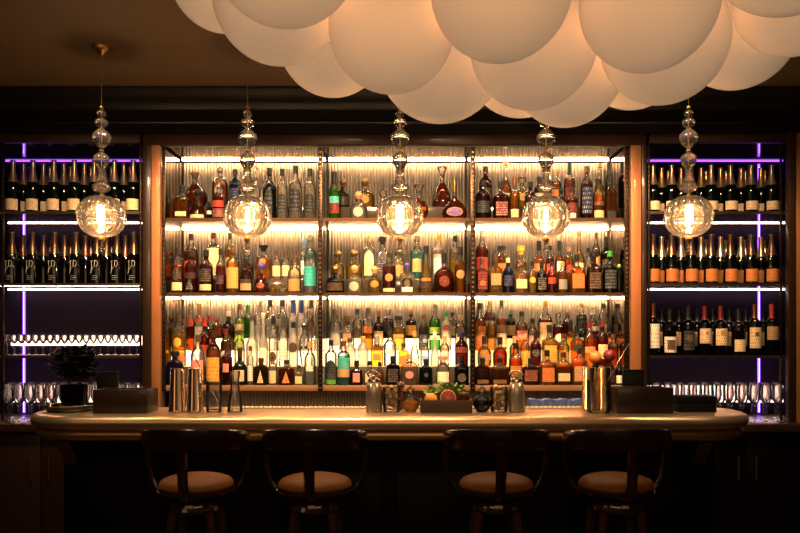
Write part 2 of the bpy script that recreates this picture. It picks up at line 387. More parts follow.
# ------------------------------------------------------------------ bottles
# profile: (radius factor, height factor); 'n' = neck radius.  zg: where glass ends, zc: where the cap starts, lab: default label zone
TYPES = {
 'round':  dict(p=[(.90,0),(1,.012),(1,.57),(.96,.62),(.80,.68),(.52,.735),('n',.78),('n',.9)], zc=.865, lab=(.10,.46), word='round'),
 'tall':   dict(p=[(.90,0),(1,.012),(1,.66),(.93,.70),(.62,.75),('n',.79),('n',.92)], zc=.88, lab=(.12,.5), word='tall'),
 'slim':   dict(p=[(.90,0),(1,.012),(1,.58),(.94,.63),(.62,.69),('n',.75),('n',.97)], zc=.74, lab=(.1,.44), word='slim'),
 'wine':   dict(p=[(.90,0),(1,.012),(1,.60),(.93,.65),(.6,.70),('n',.74),('n',.97)], zc=.72, lab=(.12,.46), word='wine'),
 'square': dict(p=[(.95,0),(1,.01),(1,.58),(.94,.625),(.6,.68),('n',.72),('n',.86)], zc=.82, n=5, lab=(.08,.44), word='square'),
 'flat':   dict(p=[(.95,0),(1,.012),(1,.60),(.93,.66),(.55,.72),('n',.76),('n',.88)], zc=.83, n=4, fy=.55, lab=(.10,.5), word='flat'),
 'squat':  dict(p=[(.92,0),(1,.02),(1,.34),(.95,.43),(.78,.51),(.48,.58),('n',.63),('n',.76)], zc=.74, lab=(.08,.36), cap='ball', word='squat'),
 'bell':   dict(p=[(.95,0),(1,.02),(1,.12),(.86,.32),(.62,.48),(.36,.57),('n',.62),('n',.80)], zc=.76, cap='ball', lab=(.04,.16), word='bell-shaped'),
 'onion':  dict(p=[(.5,0),(.75,.04),(.97,.2),(1,.30),(.93,.42),(.70,.55),(.40,.66),('n',.72),('n',.90)], zc=.84, cap='flare', lab=(.2,.4), word='onion-shaped'),
 'fan':    dict(p=[(.55,0),(.8,.05),(1,.22),(1,.36),(.8,.5),(.45,.58),('n',.63),('n',.82)], zc=.78, cap='flare', fy=.5, flute=(.03,9), lab=(.2,.4), word='fluted'),
 'flask':  dict(p=[(.62,0),(.9,.04),(1,.16),(.97,.24),(.72,.38),(.40,.47),('n',.54),('n',.95)], zc=.70, fy=.45, lab=(.09,.30), word='flask-shaped'),
 'cone':   dict(p=[(.95,0),(1,.015),(.98,.2),(.75,.42),(.42,.62),('n',.74),('n',.9)], zc=.84, lab=(.06,.2), word='conical'),
 'taper':  dict(p=[(.74,0),(.78,.012),(1,.52),(.94,.60),(.6,.68),('n',.74),('n',.9)], zc=.82, lab=(.08,.36), word='tapered'),
 'long':   dict(p=[(.92,0),(1,.012),(1,.40),(.94,.46),(.62,.53),('n',.60),('n',.96)], zc=.90, lab=(.08,.34), word='long-necked'),
 'pot':    dict(p=[(.8,0),(.95,.03),(1,.2),(1,.40),(.92,.5),(.66,.58),('n',.64),('n',.8)], zc=.74, lab=(.1,.40), word='pot-bellied'),
 'orb':    dict(p=[(.9,0),(1,.03),(1,.42),(.92,.5),(.55,.55),('n',.58),('n',.66)], zc=.55, cap='orb', lab=(.08,.42), word='stout'),
 'skull':  dict(p=[(.45,0),(.6,.03),(.66,.14),(.86,.26),(1,.42),(.96,.56),(.7,.68),(.35,.74),('n',.77),('n',.9)], zc=.84, fy=1.1, cap='ball', lab=(.2,.4), word='skull-shaped'),
 'cham':   dict(p=[(.90,0),(1,.012),(1,.40),(.96,.47),(.80,.56),(.56,.66),(.40,.76),('n',.84),('n',.97)], zc=.58, cap='foil', lab=(.06,.26), word='champagne'),
}
def prof_r(prof, z):
    for (r0,z0),(r1,z1) in zip(prof, prof[1:]):
        if z0 <= z <= z1: return r0+(r1-r0)*((z-z0)/max(1e-9,z1-z0))
    return prof[-1][0]
def smooth_prof(p):
    out = [p[0]]
    for i in range(1,len(p)-1):
        a, b, c = p[i-1], p[i], p[i+1]
        out.append((b[0]*.86+a[0]*.14, b[1]*.86+a[1]*.14)); out.append((b[0]*.86+c[0]*.14, b[1]*.86+c[1]*.14))
    out.append(p[-1]); return out
def surf(prof, th, z, n, fy, off):
    c, t = math.cos(th), math.sin(th); q = (abs(c)**n+abs(t)**n)**(-1/n); r = prof_r(prof, z)*q+off
    return (r*c, r*t*fy-(off if fy<1 else 0)*.6, z)
def patch(prof, n, fy, th, zc, hw, hh, shape='rect', off=.0008, nu=12, nv=8):
    """label: a piece of the bottle's own surface, centre angle th, half-width hw (m) and half-height hh"""
    g = G(); v=[]; f=[]
    R = prof_r(prof, zc)
    for j in range(nv+1):
        tv = j/nv; zz = zc-hh+2*hh*tv
        if shape == 'disc': ww = hw*math.sqrt(max(0,1-(2*tv-1)**2))
        elif shape == 'arch': ww = hw*(1 if tv < .6 else math.sqrt(max(0,1-((tv-.6)/.4)**2)))
        elif shape == 'tri': ww = hw*(1-tv)
        else: ww = hw
        for i in range(nu+1):
            tu = i/nu; x = (2*tu-1)*ww
            if n > 2.5 or fy < .8:   # flat-faced bottle: find the angle whose x is this offset
                lo, hi = -PI, 0.
                for _ in range(24):
                    md = (lo+hi)/2
                    if surf(prof, md, zz, n, fy, off)[0] < x: lo = md
                    else: hi = md
                a = (lo+hi)/2
            else: a = th + x/R
            g.uv[len(v)] = (tu*1.0, tv); v.append(surf(prof, a, zz, n, fy, off))
    W = nu+1
    for j in range(nv):
        for i in range(nu): f.append((j*W+i, j*W+i+1, (j+1)*W+i+1, (j+1)*W+i))
    return g.add(v, f)
def capmat(k):
    if k in ('gold','silver','copper'): return pbr('foil_'+k, tuple(c*.55 for c in PAL[k]), .32, .9)
    if k == 'clear': return CLEARN
    return pbr('cap_'+k, PAL[k], .4)
BG = {}
def make_bottle(px, d, z0, ztop, wpx, typ, glassk, cap, labels, name, label, cat, group, fill=None):
    T = TYPES[typ]; R = wpx/2*d/F; H = ztop-z0; x = X(px, d)
    root = thing(name, label, cat, (x, d, z0), group)
    rn = max(.0085, min(.0145, R*.36))
    if typ in ('cham','wine','slim'): rn = .0135
    if typ in ('onion','flask'): rn = .014
    n, fy, fl = T.get('n',2.), T.get('fy',1.), T.get('flute')
    capk, _, caps = cap.partition('/'); caps = caps or T.get('cap','cyl')
    zc = T['zc']*H
    if caps in ('ball','orb','flare'): pass
    prof = smooth_prof([(rn if r == 'n' else max(r*R, rn*.98), z*H) for r, z in T['p']])
    thick = 2. if n == 2. else n
    g = G(); seg = 24 if n == 2 else 28
    dark = glassk in ('black','navy','maroon','brown','purple','frosted','dark green')
    fillz = (fill if fill is not None else random.uniform(.60,.68))*H
    # superellipse bodies keep a round neck: blend by radius
    g.lathe([(0,prof[0][1]+.004)] + prof, seg, n, fy, flute=fl, mz=(None if dark else (lambda z: 0 if z < fillz else 1)))
    if fy < .8 or n > 2.5:      # make the neck round
        for i, (vx,vy,vz) in enumerate(g.v):
            k = min(1, max(0, (vz/H-.62)/.12)) if typ != 'flask' and typ != 'fan' else min(1, max(0, (vz/H-.45)/.12))
            if k > 0:
                rr = math.hypot(vx, vy/fy) or 1; tr = min(prof_r(prof, vz), rr)
                a = math.atan2(vy/fy, vx); nx, ny = tr*math.cos(a), tr*math.sin(a)
                g.v[i] = (vx*(1-k)+nx*k, vy*(1-k)+ny*k, vz)
    g.build('glass_body', [gmat(glassk), CLEARN], root)
    # cap
    cm = capmat(capk); k = G(); rc = rn+.0022
    if caps == 'cyl':
        k.lathe([(0,zc-.0005),(rc,zc-.0005),(rc,H-.002),(rc-.002,H),(0,H)], 18)
        cn = 'cap'
    elif caps == 'wide':
        zz = max(zc, H-.034); k.lathe([(0,zc-.0005),(rn+.0012,zc-.0005),(rn+.0012,zz),(rn*1.9,zz+.002),(rn*1.9,H-.002),(rn*1.7,H),(0,H)], 18); cn = 'stopper'
    elif caps == 'ball':
        rb = min((H-zc)*.5+.001, R*.62); zb = H-rb
        k.lathe([(0,zc-.0005),(rc,zc-.0005),(rc,zb-rb*.8)]+[(rb*math.sin(PI*t), zb-rb*math.cos(PI*t)) for t in (.25,.35,.5,.65,.8,.92)]+[(0,H)], 18); cn = 'stopper'
    elif caps == 'orb':
        rb = (H-T['zc']*H)*.5; rb = min(rb*1.05, R*1.02); zb = H-rb
        k.lathe([(0,zb-rb*.995)]+[(rb*math.sin(PI*t), zb-rb*math.cos(PI*t)) for t in [i/12 for i in range(1,12)]]+[(0,H)], 22); cn = 'stopper'
    elif caps == 'flare':
        k.lathe([(0,zc-.0005),(rc,zc-.0005),(rc*1.05,zc+(H-zc)*.35),(rc*1.9,H-.006),(rc*1.9,H-.001),(rc*1.2,H),(0,H)], 18); cn = 'stopper'
    elif caps == 'foil':
        pr = [(r+.0009,z) for r,z in prof if z >= zc]; pr = [(prof_r(prof,zc)+.0009, zc)]+[q for q in pr if q[0] > 0]
        k.lathe(pr+[(rn+.0035,H*.972),(rn+.0035,H-.004),(rn+.001,H),(0,H)], 20); cn = 'foil'
    elif caps == 'capsule':
        pr = [(prof_r(prof,zc)+.0008,zc)]+[(r+.0008,z) for r,z in prof if z > zc]
        k.lathe(pr+[(rn+.0012,H-.001),(0,H)], 18); cn = 'capsule'
    k.build(cn, cm, root)
    for li, L in enumerate(labels):
        base, ink, shape, zlo, zhi, wf = (list(L)+[None]*6)[:6]
        ink = ink or ('black' if base in ('cream','white','yellow','gold','tan','pink','orange','silver','teal') else 'gold')
        shape = shape or 'rect'
        if zlo is None: zlo, zhi = T['lab']
        wf = wf or (.88 if shape == 'rect' else .5)
        zc2 = (zlo+zhi)/2*H; hh = (zhi-zlo)/2*H; RR = prof_r(prof, zc2)
        if shape == 'disc': hw = min(hh, RR*.8) if wf == .5 else RR*wf
        else: hw = RR*wf*(1.15 if (n == 2. and fy >= .8) else .86)
        pg = patch(prof, n, fy, -PI/2, zc2, hw, hh, shape, off=.0008+.0006*li)
        pg.build('label' if shape in ('rect','arch') else 'emblem', label_mat(base, ink, 6 if hh > .02 else 4), root)
    return root, R, x

CAPW = {'cyl':'cap','wide':'stopper','ball':'stopper','orb':'top','flare':'stopper','foil':'foil','capsule':'capsule'}
def L(*a): return tuple(a)
W = ('cream',)
# (px, top row, width px, type, glass, cap, labels, optional description)
S1F = [
 (166.5,196,6.5,'tall','amber','brown',[], None),
 (177.8,185.6,14,'square','amber','black',[L('cream','brown','rect',.08,.22)],None),
 (198,189,16,'bell','dark amber','black/ball',[L('cream','brown','rect',.03,.15)],None),
 (209.5,202,6.5,'tall','black','darkbrown',[L('white','black','rect',.3,.5)],None),
 (219,184,14,'round','red','clear/ball',[L('red','gold','rect',.34,.52),L('maroon','white','rect',.06,.30)],'red-labelled whiskey bottle with glass stopper'),
 (269.5,168,15.5,'round','black','black',[L('black','grey','arch',.1,.6)],'black embossed bottle with arched shoulders'),
 (282.3,169,12.4,'round','pale','black',[L('black','grey','arch',.14,.52,.62)],'clear bottle with arched black label'),
 (295.5,166,13.2,'round','pale','black',[L('black','grey','arch',.14,.60,.74)],'clear bottle with large arched black label'),
 (309.8,169,12.2,'round','pale','black',[L('black','grey','arch',.14,.52,.62)],'clear bottle with small arched black label'),
 (334.4,172,11,'slim','green','black',[L('teal','white','rect',.34,.48),L('maroon','orange','rect',.12,.34)],None),
 (358.5,191.5,17,'squat','clear','tan/ball',[L('silver','grey','disc',.06,.42)],'squat clear tequila bottle, tan ball stopper'),
 (383,189,13,'squat','pale','clear/ball',[L('silver','grey','rect')],'squat pale bottle, clear ball stopper'),
 (419,185,17,'fan','dark amber','clear/flare',[],'ribbed cognac decanter with flared crystal stopper'),
 (454.5,180,24,'flask','dark amber','gold/cyl',[L('gold','brown','disc',.07,.31,.66),L('purple','cream','disc',.09,.29,.58)],'flat cognac flask with oval purple label'),
 (483,180.5,14.5,'round','maroon','black',[L('black','grey','rect',.16,.46)],None),
 (501,182,15,'square','maroon','black',[L('maroon','white','rect',.08,.45)],None),
 (514.5,177.5,10.5,'taper','orange','copper',[L('cream','orange','rect',.05,.24)],None),
 (530.5,182,11,'round','brown','black',[L('black','gold','rect')],None),
 (560.8,187,9.5,'round','black','black',[],None),
 (571.6,187,10.4,'round','dark amber','darkbrown',[L('maroon','gold','rect',.22,.5),L('white','black','rect',.03,.19,.6)],None),
 (586.6,166,11.2,'tall','maroon','brown',[L('navy','white','rect',.10,.60,.9)],'maroon bottle with large navy label'),
 (598.4,179,10.4,'round','orange','black',[L('brown','gold','rect',.34,.44),L('cream','brown','rect',.04,.22)],None),
 (610.5,174,11,'square','amber','black',[L('black','brown','rect',.02,.18)],None),
]
S1B = [
 (195,173,24,'onion','dark amber','gold/flare',[],'large onion-shaped cognac decanter, gold neck'),
 (220,167,15,'round','amber','clear/ball',[L('silver','brown','disc',.3,.5)],None),
 (235,169.5,11,'tall','navy','black',[L('navy','silver','rect',.1,.5)],None),
 (256,166,8,'long','clear','clear',[],None),
 (264.5,182,7.5,'round','frosted','clear',[L('cream',None,'rect')],None),
 (343,178.5,13,'squat','brown','golden/ball' if False else 'gold/ball',[L('black','gold','rect')],None),
 (365,178.5,19,'squat','golden','gold/ball',[L('gold','brown','disc',.1,.4)],None),
 (401,183,11,'round','pale','clear',[],None),
 (442,167,19,'bell','dark amber','clear/flare',[],'bell-shaped cognac decanter, crystal crown stopper'),
 (485.6,166.7,12.5,'round','maroon','black',[L('black','gold','rect')],None),
 (505.5,161,11,'long','amber','gold',[L('gold','brown','rect',.1,.3)],None),
 (522,177.5,12.5,'pot','yellow','clear/wide',[L('gold','brown','disc',.2,.45)],None),
 (539,177,10,'round','brown','black',[L('cream',None,'rect')],None),
 (556,169.6,10.6,'round','amber','gold',[L('orange','brown','rect')],None),
 (569.5,163,11,'slim','dark amber','black/capsule',[L('maroon','gold','rect')],None),
 (586,176,10,'round','honey','brown',[],None),
 (599.5,163,9.6,'long','golden','gold',[L('cream','brown','rect')],None),
 (609,161,7.5,'slim','black','black/capsule',[],None),
 ]
S2F = [
 (177.7,249,11.6,'round','amber','black',[L('black','gold','disc',.28,.56,.72),L('cream','brown','rect',.06,.24)],'amber bottle with round black label'),
 (191,251,12,'round','maroon','black',[L('black','red','rect',.34,.48),L('black','white','tri',.08,.34,.6)],'maroon bottle with white figure on label'),
 (206.2,250,12.8,'round','maroon','black',[L('black','gold','rect',.26,.56),L('cream','brown','rect',.06,.20)],None),
 (220.5,249,8.6,'round','red','black',[L('black','pink','rect',.2,.4)],None),
 (233,247,12.6,'tall','honey','gold',[L('gold','yellow','rect',.1,.55,.95)],'gold textured bottle with tall neck'),
 (246.3,259,12,'round','brown','black',[L('black','gold','rect',.28,.4),L('tan','gold','rect',.08,.28)],None),
 (261.5,262,15.5,'bell','red','purple/ball',[L('maroon','gold','disc',.14,.34,.6)],'dark red bell decanter, purple ball stopper'),
 (273,284,7,'pot','golden','gold',[],None), (283,284.5,7,'pot','pale','gold',[],None),
 (294.5,258,12.5,'round','pale','brown',[L('gold','brown','rect',.06,.4)],None),
 (310.3,235.5,12.2,'tall','clear','clear',[L('teal','skyblue','rect',.12,.46,.98),L('black','teal','rect',.62,.72,.7)],'tall clear bottle, big teal label'),
 (335,265,18,'squat','black','gold/ball',[L('darkbrown','gold','rect')],None),
 (354.5,265,17,'squat','pale','tan/ball',[L('silver','gold','disc',.06,.4)],None),
 (374.6,266,12,'squat','golden','tan/ball',[L('orange','yellow','disc',.2,.46,.7)],'golden bottle with orange round emblem'),
 (389,253,13,'tall','dark amber','darkbrown/capsule',[L('copper','gold','disc',.28,.48),L('cream','brown','rect',.03,.12)],None),
 (407,263,13.5,'square','pale','purple/ball',[L('white','silver','rect',.04,.2)],'clear bottle with gold horseshoe emblem'),
 (426,246,12.6,'cone','golden','black/cyl',[L('black','orange','rect',.10,.24,1.0),L('orange','black','rect',.25,.32,.8)],None),
 (444,253,19.5,'pot','red','black/cyl',[L('maroon','gold','disc',.14,.42,.55)],'big red pot-bellied bottle, dark emblem'),
 (460.2,247,12,'taper','orange','black/cyl',[L('tan','brown','disc',.3,.5)],None),
 (470,279,5.6,'tall','dark amber','brown',[],None),
 (482,258,12,'square','red','brown',[L('maroon','orange','rect',.1,.6),L('orange','maroon','disc',.2,.36,.5)],None),
 (495.5,254.6,12.6,'square','honey','brown',[L('tan','brown','rect',.2,.5)],None),
 (508,258,10.4,'round','navy','cream',[L('navy','gold','rect',.2,.5)],None),
 (520.7,261,14,'square','pink','clear/wide',[L('cream','brown','rect',.14,.42)],'pink-amber square bottle, wide glass stopper'),
 (532.2,261,8.4,'round','yellow','black',[L('yellow','black','disc',.3,.5,.8)],None),
 (541.7,262,10,'round','black','black',[L('black','white','rect',.1,.5)],None),
 (551.7,262,9.2,'round','red','black',[L('red','orange','rect',.3,.5)],None),
 (562.4,262,10,'round','orange','tan',[L('grey','purple','rect',.12,.44,.8)],'orange bottle with grey square label'),
 (576.8,255,15,'square','orange','black',[L('orange','brown','rect',.12,.5)],None),
 (593.7,252,14.5,'square','brown','black/wide',[L('darkbrown','gold','rect',.1,.5)],None),
 (609.8,251,13,'round','black','green',[L('black','silver','rect',.1,.55)],'black bottle with silver marks, green neck'),
 (620.7,264,5.6,'tall','dark green','lime/ball',[],None),
]
S2B = [
 (173,252,8.6,'tall','orange','red',[L('red','orange','rect',.1,.5)],None),  # added bottle, stands in for an orange-red reflection in the back panel
 (189,234,13,'round','dark amber','black',[L('red','orange','rect',.05,.4)],None),
 (213.5,233,12.5,'tall','clear','maroon',[L('cream','orange','rect',.08,.66,1.0)],'bottle with tall cream label, maroon cap'),
 (230,233,9,'round','amber','black',[L('gold','brown','rect')],None),
 (247,249,13,'squat','dark amber','clear/ball',[L('brown','gold','disc',.1,.4)],None),
 (263.5,245.5,12.6,'square','orange','black/flare',[L('orange','brown','disc',.4,.6)],None),
 (276.7,250.5,9,'round','pale','brown',[L('cream','gold','rect')],None),
 (286,250,8.4,'round','pale','brown',[L('cream','gold','rect')],None),
 (295.3,250.5,8.4,'round','pale','brown',[L('cream','gold','rect')],None),
 (304.2,237.5,7.2,'slim','clear','skyblue',[L('white','skyblue','rect')],None),
 (337.5,250,13.6,'squat','golden','gold/ball',[L('brown','gold','disc',.1,.42)],None),
 (354,249.5,15.6,'squat','yellow','gold/ball',[],None),
 (369,236,11.5,'tall','pale','cream',[L('cream','gold','arch',.08,.66,.8)],'tall pale yellow bottle, cream label'),
 (382.6,237,12,'square','clear','black/wide',[L('black','white','rect',.16,.5,.9)],'clear square bottle, black square label'),
 (398,250,12,'round','pale','clear/ball',[L('gold','brown','rect')],None),
 (417,236,13.5,'round','teal','clear',[L('gold','teal','rect',.16,.46,.6)],'teal gin bottle with gold label'),
 (438.5,235,11.5,'round','frosted','yellow',[L('white','grey','rect'),L('black','gold','rect',.56,.66,1.0)],None),
 (455,236,11,'round','yellow','black',[L('black','gold','rect',.45,.6)],None),
 (482,232,12.5,'round','red','white',[L('red','gold','rect')],None),
 (501.6,246,13.6,'round','amber','black/wide',[L('orange','brown','rect')],None),
 (521,246,11,'pot','golden','yellow/wide',[],None),
 (539,241,12,'pot','orange','black',[L('orange','brown','rect',.2,.4)],None),
 (549.8,246,8.6,'round','red','black',[L('red','white','rect')],None),
 (559.4,241,9.8,'pot','amber','black',[L('white','red','rect',.2,.46,.6)],None),
 (569,247,8.6,'round','orange','tan',[L('red','orange','disc',.2,.45,.8)],None),
 (579,232.5,10,'long','golden','gold',[L('cream','brown','rect')],None),
 (588,248,6.6,'round','pale','black',[],None),
 (596,233,8.6,'round','amber','brown/capsule',[L('gold','brown','rect',.1,.5)],None),
 (606,237,11,'round','dark green','black',[L('black','gold','rect')],None),
]
S31 = [
 (172.5,351,15,'flat','purple','black/wide',[L('blue','white','rect',.2,.5,.5)],'dark blue flat bottle, flat black cap'),
 (198,335,13,'round','clear','brown',[L('pink','grey','rect',.1,.5)],None),
 (213.5,330,13.5,'round','brown','darkbrown/capsule',[L('yellow','brown','rect',.08,.5,.98)],'dark amaro bottle with yellow label'),
 (226.8,342,11,'wine','maroon','darkbrown/capsule',[L('pink','black','rect',.3,.5,.5)],None),
 (240,347.5,14,'pot','black','copper/capsule',[L('cream','black','rect',.1,.4,.7)],None),
 (250.4,346,6,'tall','clear','brown',[L('white','blue','rect',.1,.5)],None),
 (261,358,14,'flat','brown','copper',[L('cream','brown','tri',.08,.56,.5)],'flat brown bottle with diagonal label'),
 (272.8,356,7.4,'tall','pale','copper',[L('cream','green','rect',.06,.5)],None),
 (286.5,360,14,'flat','dark amber','darkbrown',[L('copper','cream','tri',.08,.56,.6)],None),
 (299,365,8,'square','pale','gold',[L('cream','gold','rect')],None),
 (310,342,10.4,'round','clear','tan',[L('white','brown','rect',.32,.44,.6)],None),
 (331,340,11.6,'tall','clear','black',[L('black','grey','disc',.22,.56,.86),L('green','lime','rect',.02,.12)],'clear bottle with black oval label'),
 (343.6,341,12.8,'tall','teal','brown',[L('teal','gold','rect',.36,.62,1.0),L('gold','teal','rect',.18,.36,1.0)],'teal and gold bottle, wooden cap'),
 (356.6,360.5,10.4,'square','maroon','black',[L('pink','brown','rect',.12,.5,.7)],None),
 (369.8,361,10.4,'square','pale','black',[L('cream','brown','rect',.12,.5)],None),
 (379.8,362,7,'square','amber','black',[],None),
 (393,356,12.4,'flat','black','black',[L('black','tan','rect',.1,.56)],None),
 (409.4,354,15,'flat','pink','tan',[L('pink','brown','disc',.2,.46,.5)],'pale pink flat bottle, tan cap'),
 (426,359,12,'flat','dark green','black',[L('navy','orange','disc',.3,.48,.3)],None),
 (443,356,12,'round','pale','tan/wide',[L('white','brown','rect')],None),
 (461.4,355,13,'square','black','black',[L('darkbrown','cream','disc',.1,.4,.6)],None),
 (482.6,358,14,'flat','brown','black',[L('brown','gold','rect',.06,.2)],None),
 (499.6,358,16,'flat','dark amber','black',[L('brown','gold','rect',.06,.2)],None),
 (515.6,343,12,'round','amber','black',[L('orange','brown','rect')],None),
 (530.6,358,14.4,'flat','brown','black',[L('maroon','cream','rect',.14,.56,.95)],'dark flat bottle with inscribed front'),
 (547,350,14.4,'square','orange','black',[L('orange','brown','rect',.1,.5)],None),
 (563.4,352,14,'flat','amber','copper',[L('cream','brown','rect',.12,.36,.9)],None),
 (579.4,347.6,14,'flat','orange','black',[L('tan','brown','rect',.1,.5)],None),
 (595.3,351,11.4,'orb','black','orange/orb',[L('black','gold','rect')],'black bottle with orange globe top'),
 (609.4,349.5,11.4,'orb','maroon','maroon/orb',[L('black','red','rect')],'black bottle with maroon globe top'),
 (619.6,362,7.6,'round','black','black',[L('white','black','rect',.08,.42)],None),
]
S32 = [
 (179,315,14,'tall','yellow','gold',[L('yellow','brown','disc',.36,.56,.6),L('orange','brown','rect',.05,.26)],'yellow bottle with round emblem, gold cap'),
 (204.5,320,10,'round','maroon','red',[L('red','gold','rect')],None),
 (226,329,10,'round','dark amber','maroon',[L('white','black','disc',.2,.42,.8)],None),
 (239.6,330,10,'round','pale','gold',[],None),
 (252,316,12.6,'long','frosted','silver',[],'white frosted bottle, long neck'),
 (263.4,313,10,'long','frosted','white',[L('white','grey','rect')],None),
 (273.2,317,9.6,'round','clear','black',[L('black','white','rect',.58,.74,.9),L('brown','tan','disc',.06,.3,.8)],None),
 (283.2,316,9.6,'slim','clear','silver',[L('white','blue','rect',.1,.5)],None),
 (293.4,322,10,'round','frosted','black',[L('brown','black','disc',.3,.54,.9)],'white bottle with round brown emblem'),
 (304.4,322,10.6,'skull','clear','silver/ball',[],'clear skull-shaped vodka bottle, silver stopper'),
 (314.2,327,7,'tall','pale','brown',[],None),
 (350,338,11,'round','frosted','silver',[L('white','silver','rect')],None),
 (363,336,10.4,'round','frosted','tan',[L('white','black','rect',.1,.5)],None),
 (377,336,12,'square','yellow','grey',[L('gold','brown','rect',.2,.4,.7)],None),
 (390,331,12,'round','ice','clear',[L('white','blue','rect',.36,.46,.7)],'pale blue gin bottle, clear stopper'),
 (403.6,343,10.4,'square','yellow','gold',[L('gold','brown','rect')],None),
 (414.6,331,10,'cone','clear','tan',[L('white','gold','rect')],None),
 (424.8,339,9.6,'round','ice','skyblue',[L('skyblue','white','rect',.2,.4,.7)],None),
 (434.8,331.6,9.8,'cone','frosted','white',[],None),
 (444.6,336,9.6,'round','pink','tan',[L('white','pink','rect')],None),
 (461.5,332.5,12,'round','maroon','navy/wide',[L('maroon','pink','rect',.4,.56,.9)],None),
 (484.4,336,12.4,'pot','honey','darkbrown',[L('tan','brown','rect',.2,.4)],None),
 (500,337,14.6,'pot','red','black',[L('maroon','gold','disc',.2,.4,.4)],'big red-amber round bottle, black cap'),
 (514.6,336,9.6,'round','amber','tan',[],None),
 (525,334,9.6,'round','golden','tan',[L('yellow','brown','rect')],None),
 (535.6,331.6,10,'round','maroon','black',[L('black','white','disc',.26,.5,.8)],'maroon bottle with round white-ringed label'),
 (549.4,325,13.4,'square','yellow','black',[L('yellow','brown','rect',.1,.5,1.0)],None),
 (563.4,334,10.8,'round','yellow','maroon',[L('gold','black','arch',.08,.5,.8)],None),
 (577,326,11,'square','orange','black',[L('black','gold','rect',.36,.54,.8)],None),
 (589.4,322,11,'round','orange','maroon',[L('orange','white','rect',.3,.44)],None),
 (602.2,321,10.6,'round','maroon','maroon/capsule',[L('cream','maroon','rect',.16,.48,.8)],None),
 (615,334,9.6,'round','dark amber','brown',[],None),
]
S33 = [
 (172,319,9,'tall','orange','red',[L('red','orange','rect',.1,.5)],None),  # made-up bottle giving the reddish reflection behind this row
 (186.6,303,7.4,'slim','dark amber','clear/capsule',[L('red','cream','rect',.5,.68)],None),
 (195.4,303.5,8.2,'slim','pale','gold/capsule',[L('red','gold','rect',.60,.70,1.0),L('white','green','rect',.1,.5)],None),
 (210,316,9,'round','dark amber','red',[],None),
 (228.5,311,12,'round','brown','white',[L('black','red','tri',.25,.5,.7)],None),
 (239.8,304,9.4,'round','lime','brown',[L('cream','green','rect',.42,.56),L('lime','green','rect',.06,.36,.98)],'yellow-green herbal liqueur bottle, brown cap'),
 (259.4,301,9,'tall','clear','silver',[L('silver','grey','rect')],None),
 (270.2,300,10.4,'round','clear','black',[L('grey','black','rect',.48,.62,1.0)],None),
 (282.4,300,10.8,'round','clear','black',[L('grey','black','rect',.48,.62,1.0)],None),
 (293,300,7.6,'slim','frosted','blue/capsule',[L('white','blue','rect')],None),
 (301.4,300,7.6,'slim','frosted','blue/capsule',[L('white','blue','rect')],None),
 (311,300,9,'cone','clear','brown',[L('brown','tan','rect',.38,.62,.9)],None),
 (335.2,309,12,'round','clear','silver',[L('silver','grey','rect')],None),
 (347,315.7,10.4,'square','clear','gold/wide',[L('tan','brown','rect',.2,.5)],None),
 (357.4,309,9.4,'tall','clear','navy',[L('brown','grey','rect',.3,.52,.9)],None),
 (368,308,10.4,'tall','orange','brown',[L('orange','yellow','rect',.4,.56)],None),
 (378.6,311,9.8,'round','brown','copper',[L('cream','brown','rect',.1,.48,.9)],None),
 (398.6,315.7,14,'round','honey','black/wide',[L('honey' if False else 'gold','yellow','rect',.34,.46,.7)],None),
 (423.6,315,10,'round','smoky','copper',[L('black','white','rect',.2,.44)],None),
 (434.8,304.4,11.2,'round','green','silver',[L('lime','white','rect',.36,.5,1.0),L('white','green','rect',.22,.32,1.0)],'bright green vodka bottle, silver cap'),
 (446.2,312,9.8,'tall','frosted','green',[L('white','grey','rect',.1,.5),L('red','white','disc',.5,.66,.6)],'white bottle with round red emblem'),
 (460.7,315,10.4,'round','pink','tan',[L('cream','black','rect')],None),
 (480,303,10.6,'round','amber','darkbrown',[L('orange','brown','rect',.08,.5)],None),
 (491.4,312,8.8,'round','honey','brown',[],None),
 (501.4,300,10.4,'round','amber','black/capsule',[L('brown','cream','rect',.36,.5,1.0),L('cream','orange','rect',.06,.34,1.0)],None),
 (521.6,311.4,10.6,'round','amber','black',[L('pink','maroon','rect',.26,.5,1.0)],None),
 (532.4,318.5,8.6,'round','pink','black',[L('pink','brown','rect')],None),
 (545.4,301,12.8,'round','dark amber','gold/capsule',[L('cream','gold','rect',.06,.56,1.0)],'big dark bottle, gold neck, cream label'),
 (558.4,312.5,10.8,'round','red','clear',[L('white','red','disc',.2,.44,.8)],'red bottle with round white emblem'),
 (570.6,322,9.4,'pot','yellow','black',[],None),
 (582,323,8.6,'round','smoky','black',[L('white','black','rect')],None),
 (593,309,10.6,'round','red','white',[L('white','red','rect',.46,.58,1.0)],None),
 (609,324,9,'pot','amber','black',[L('orange','brown','rect')],None),
]
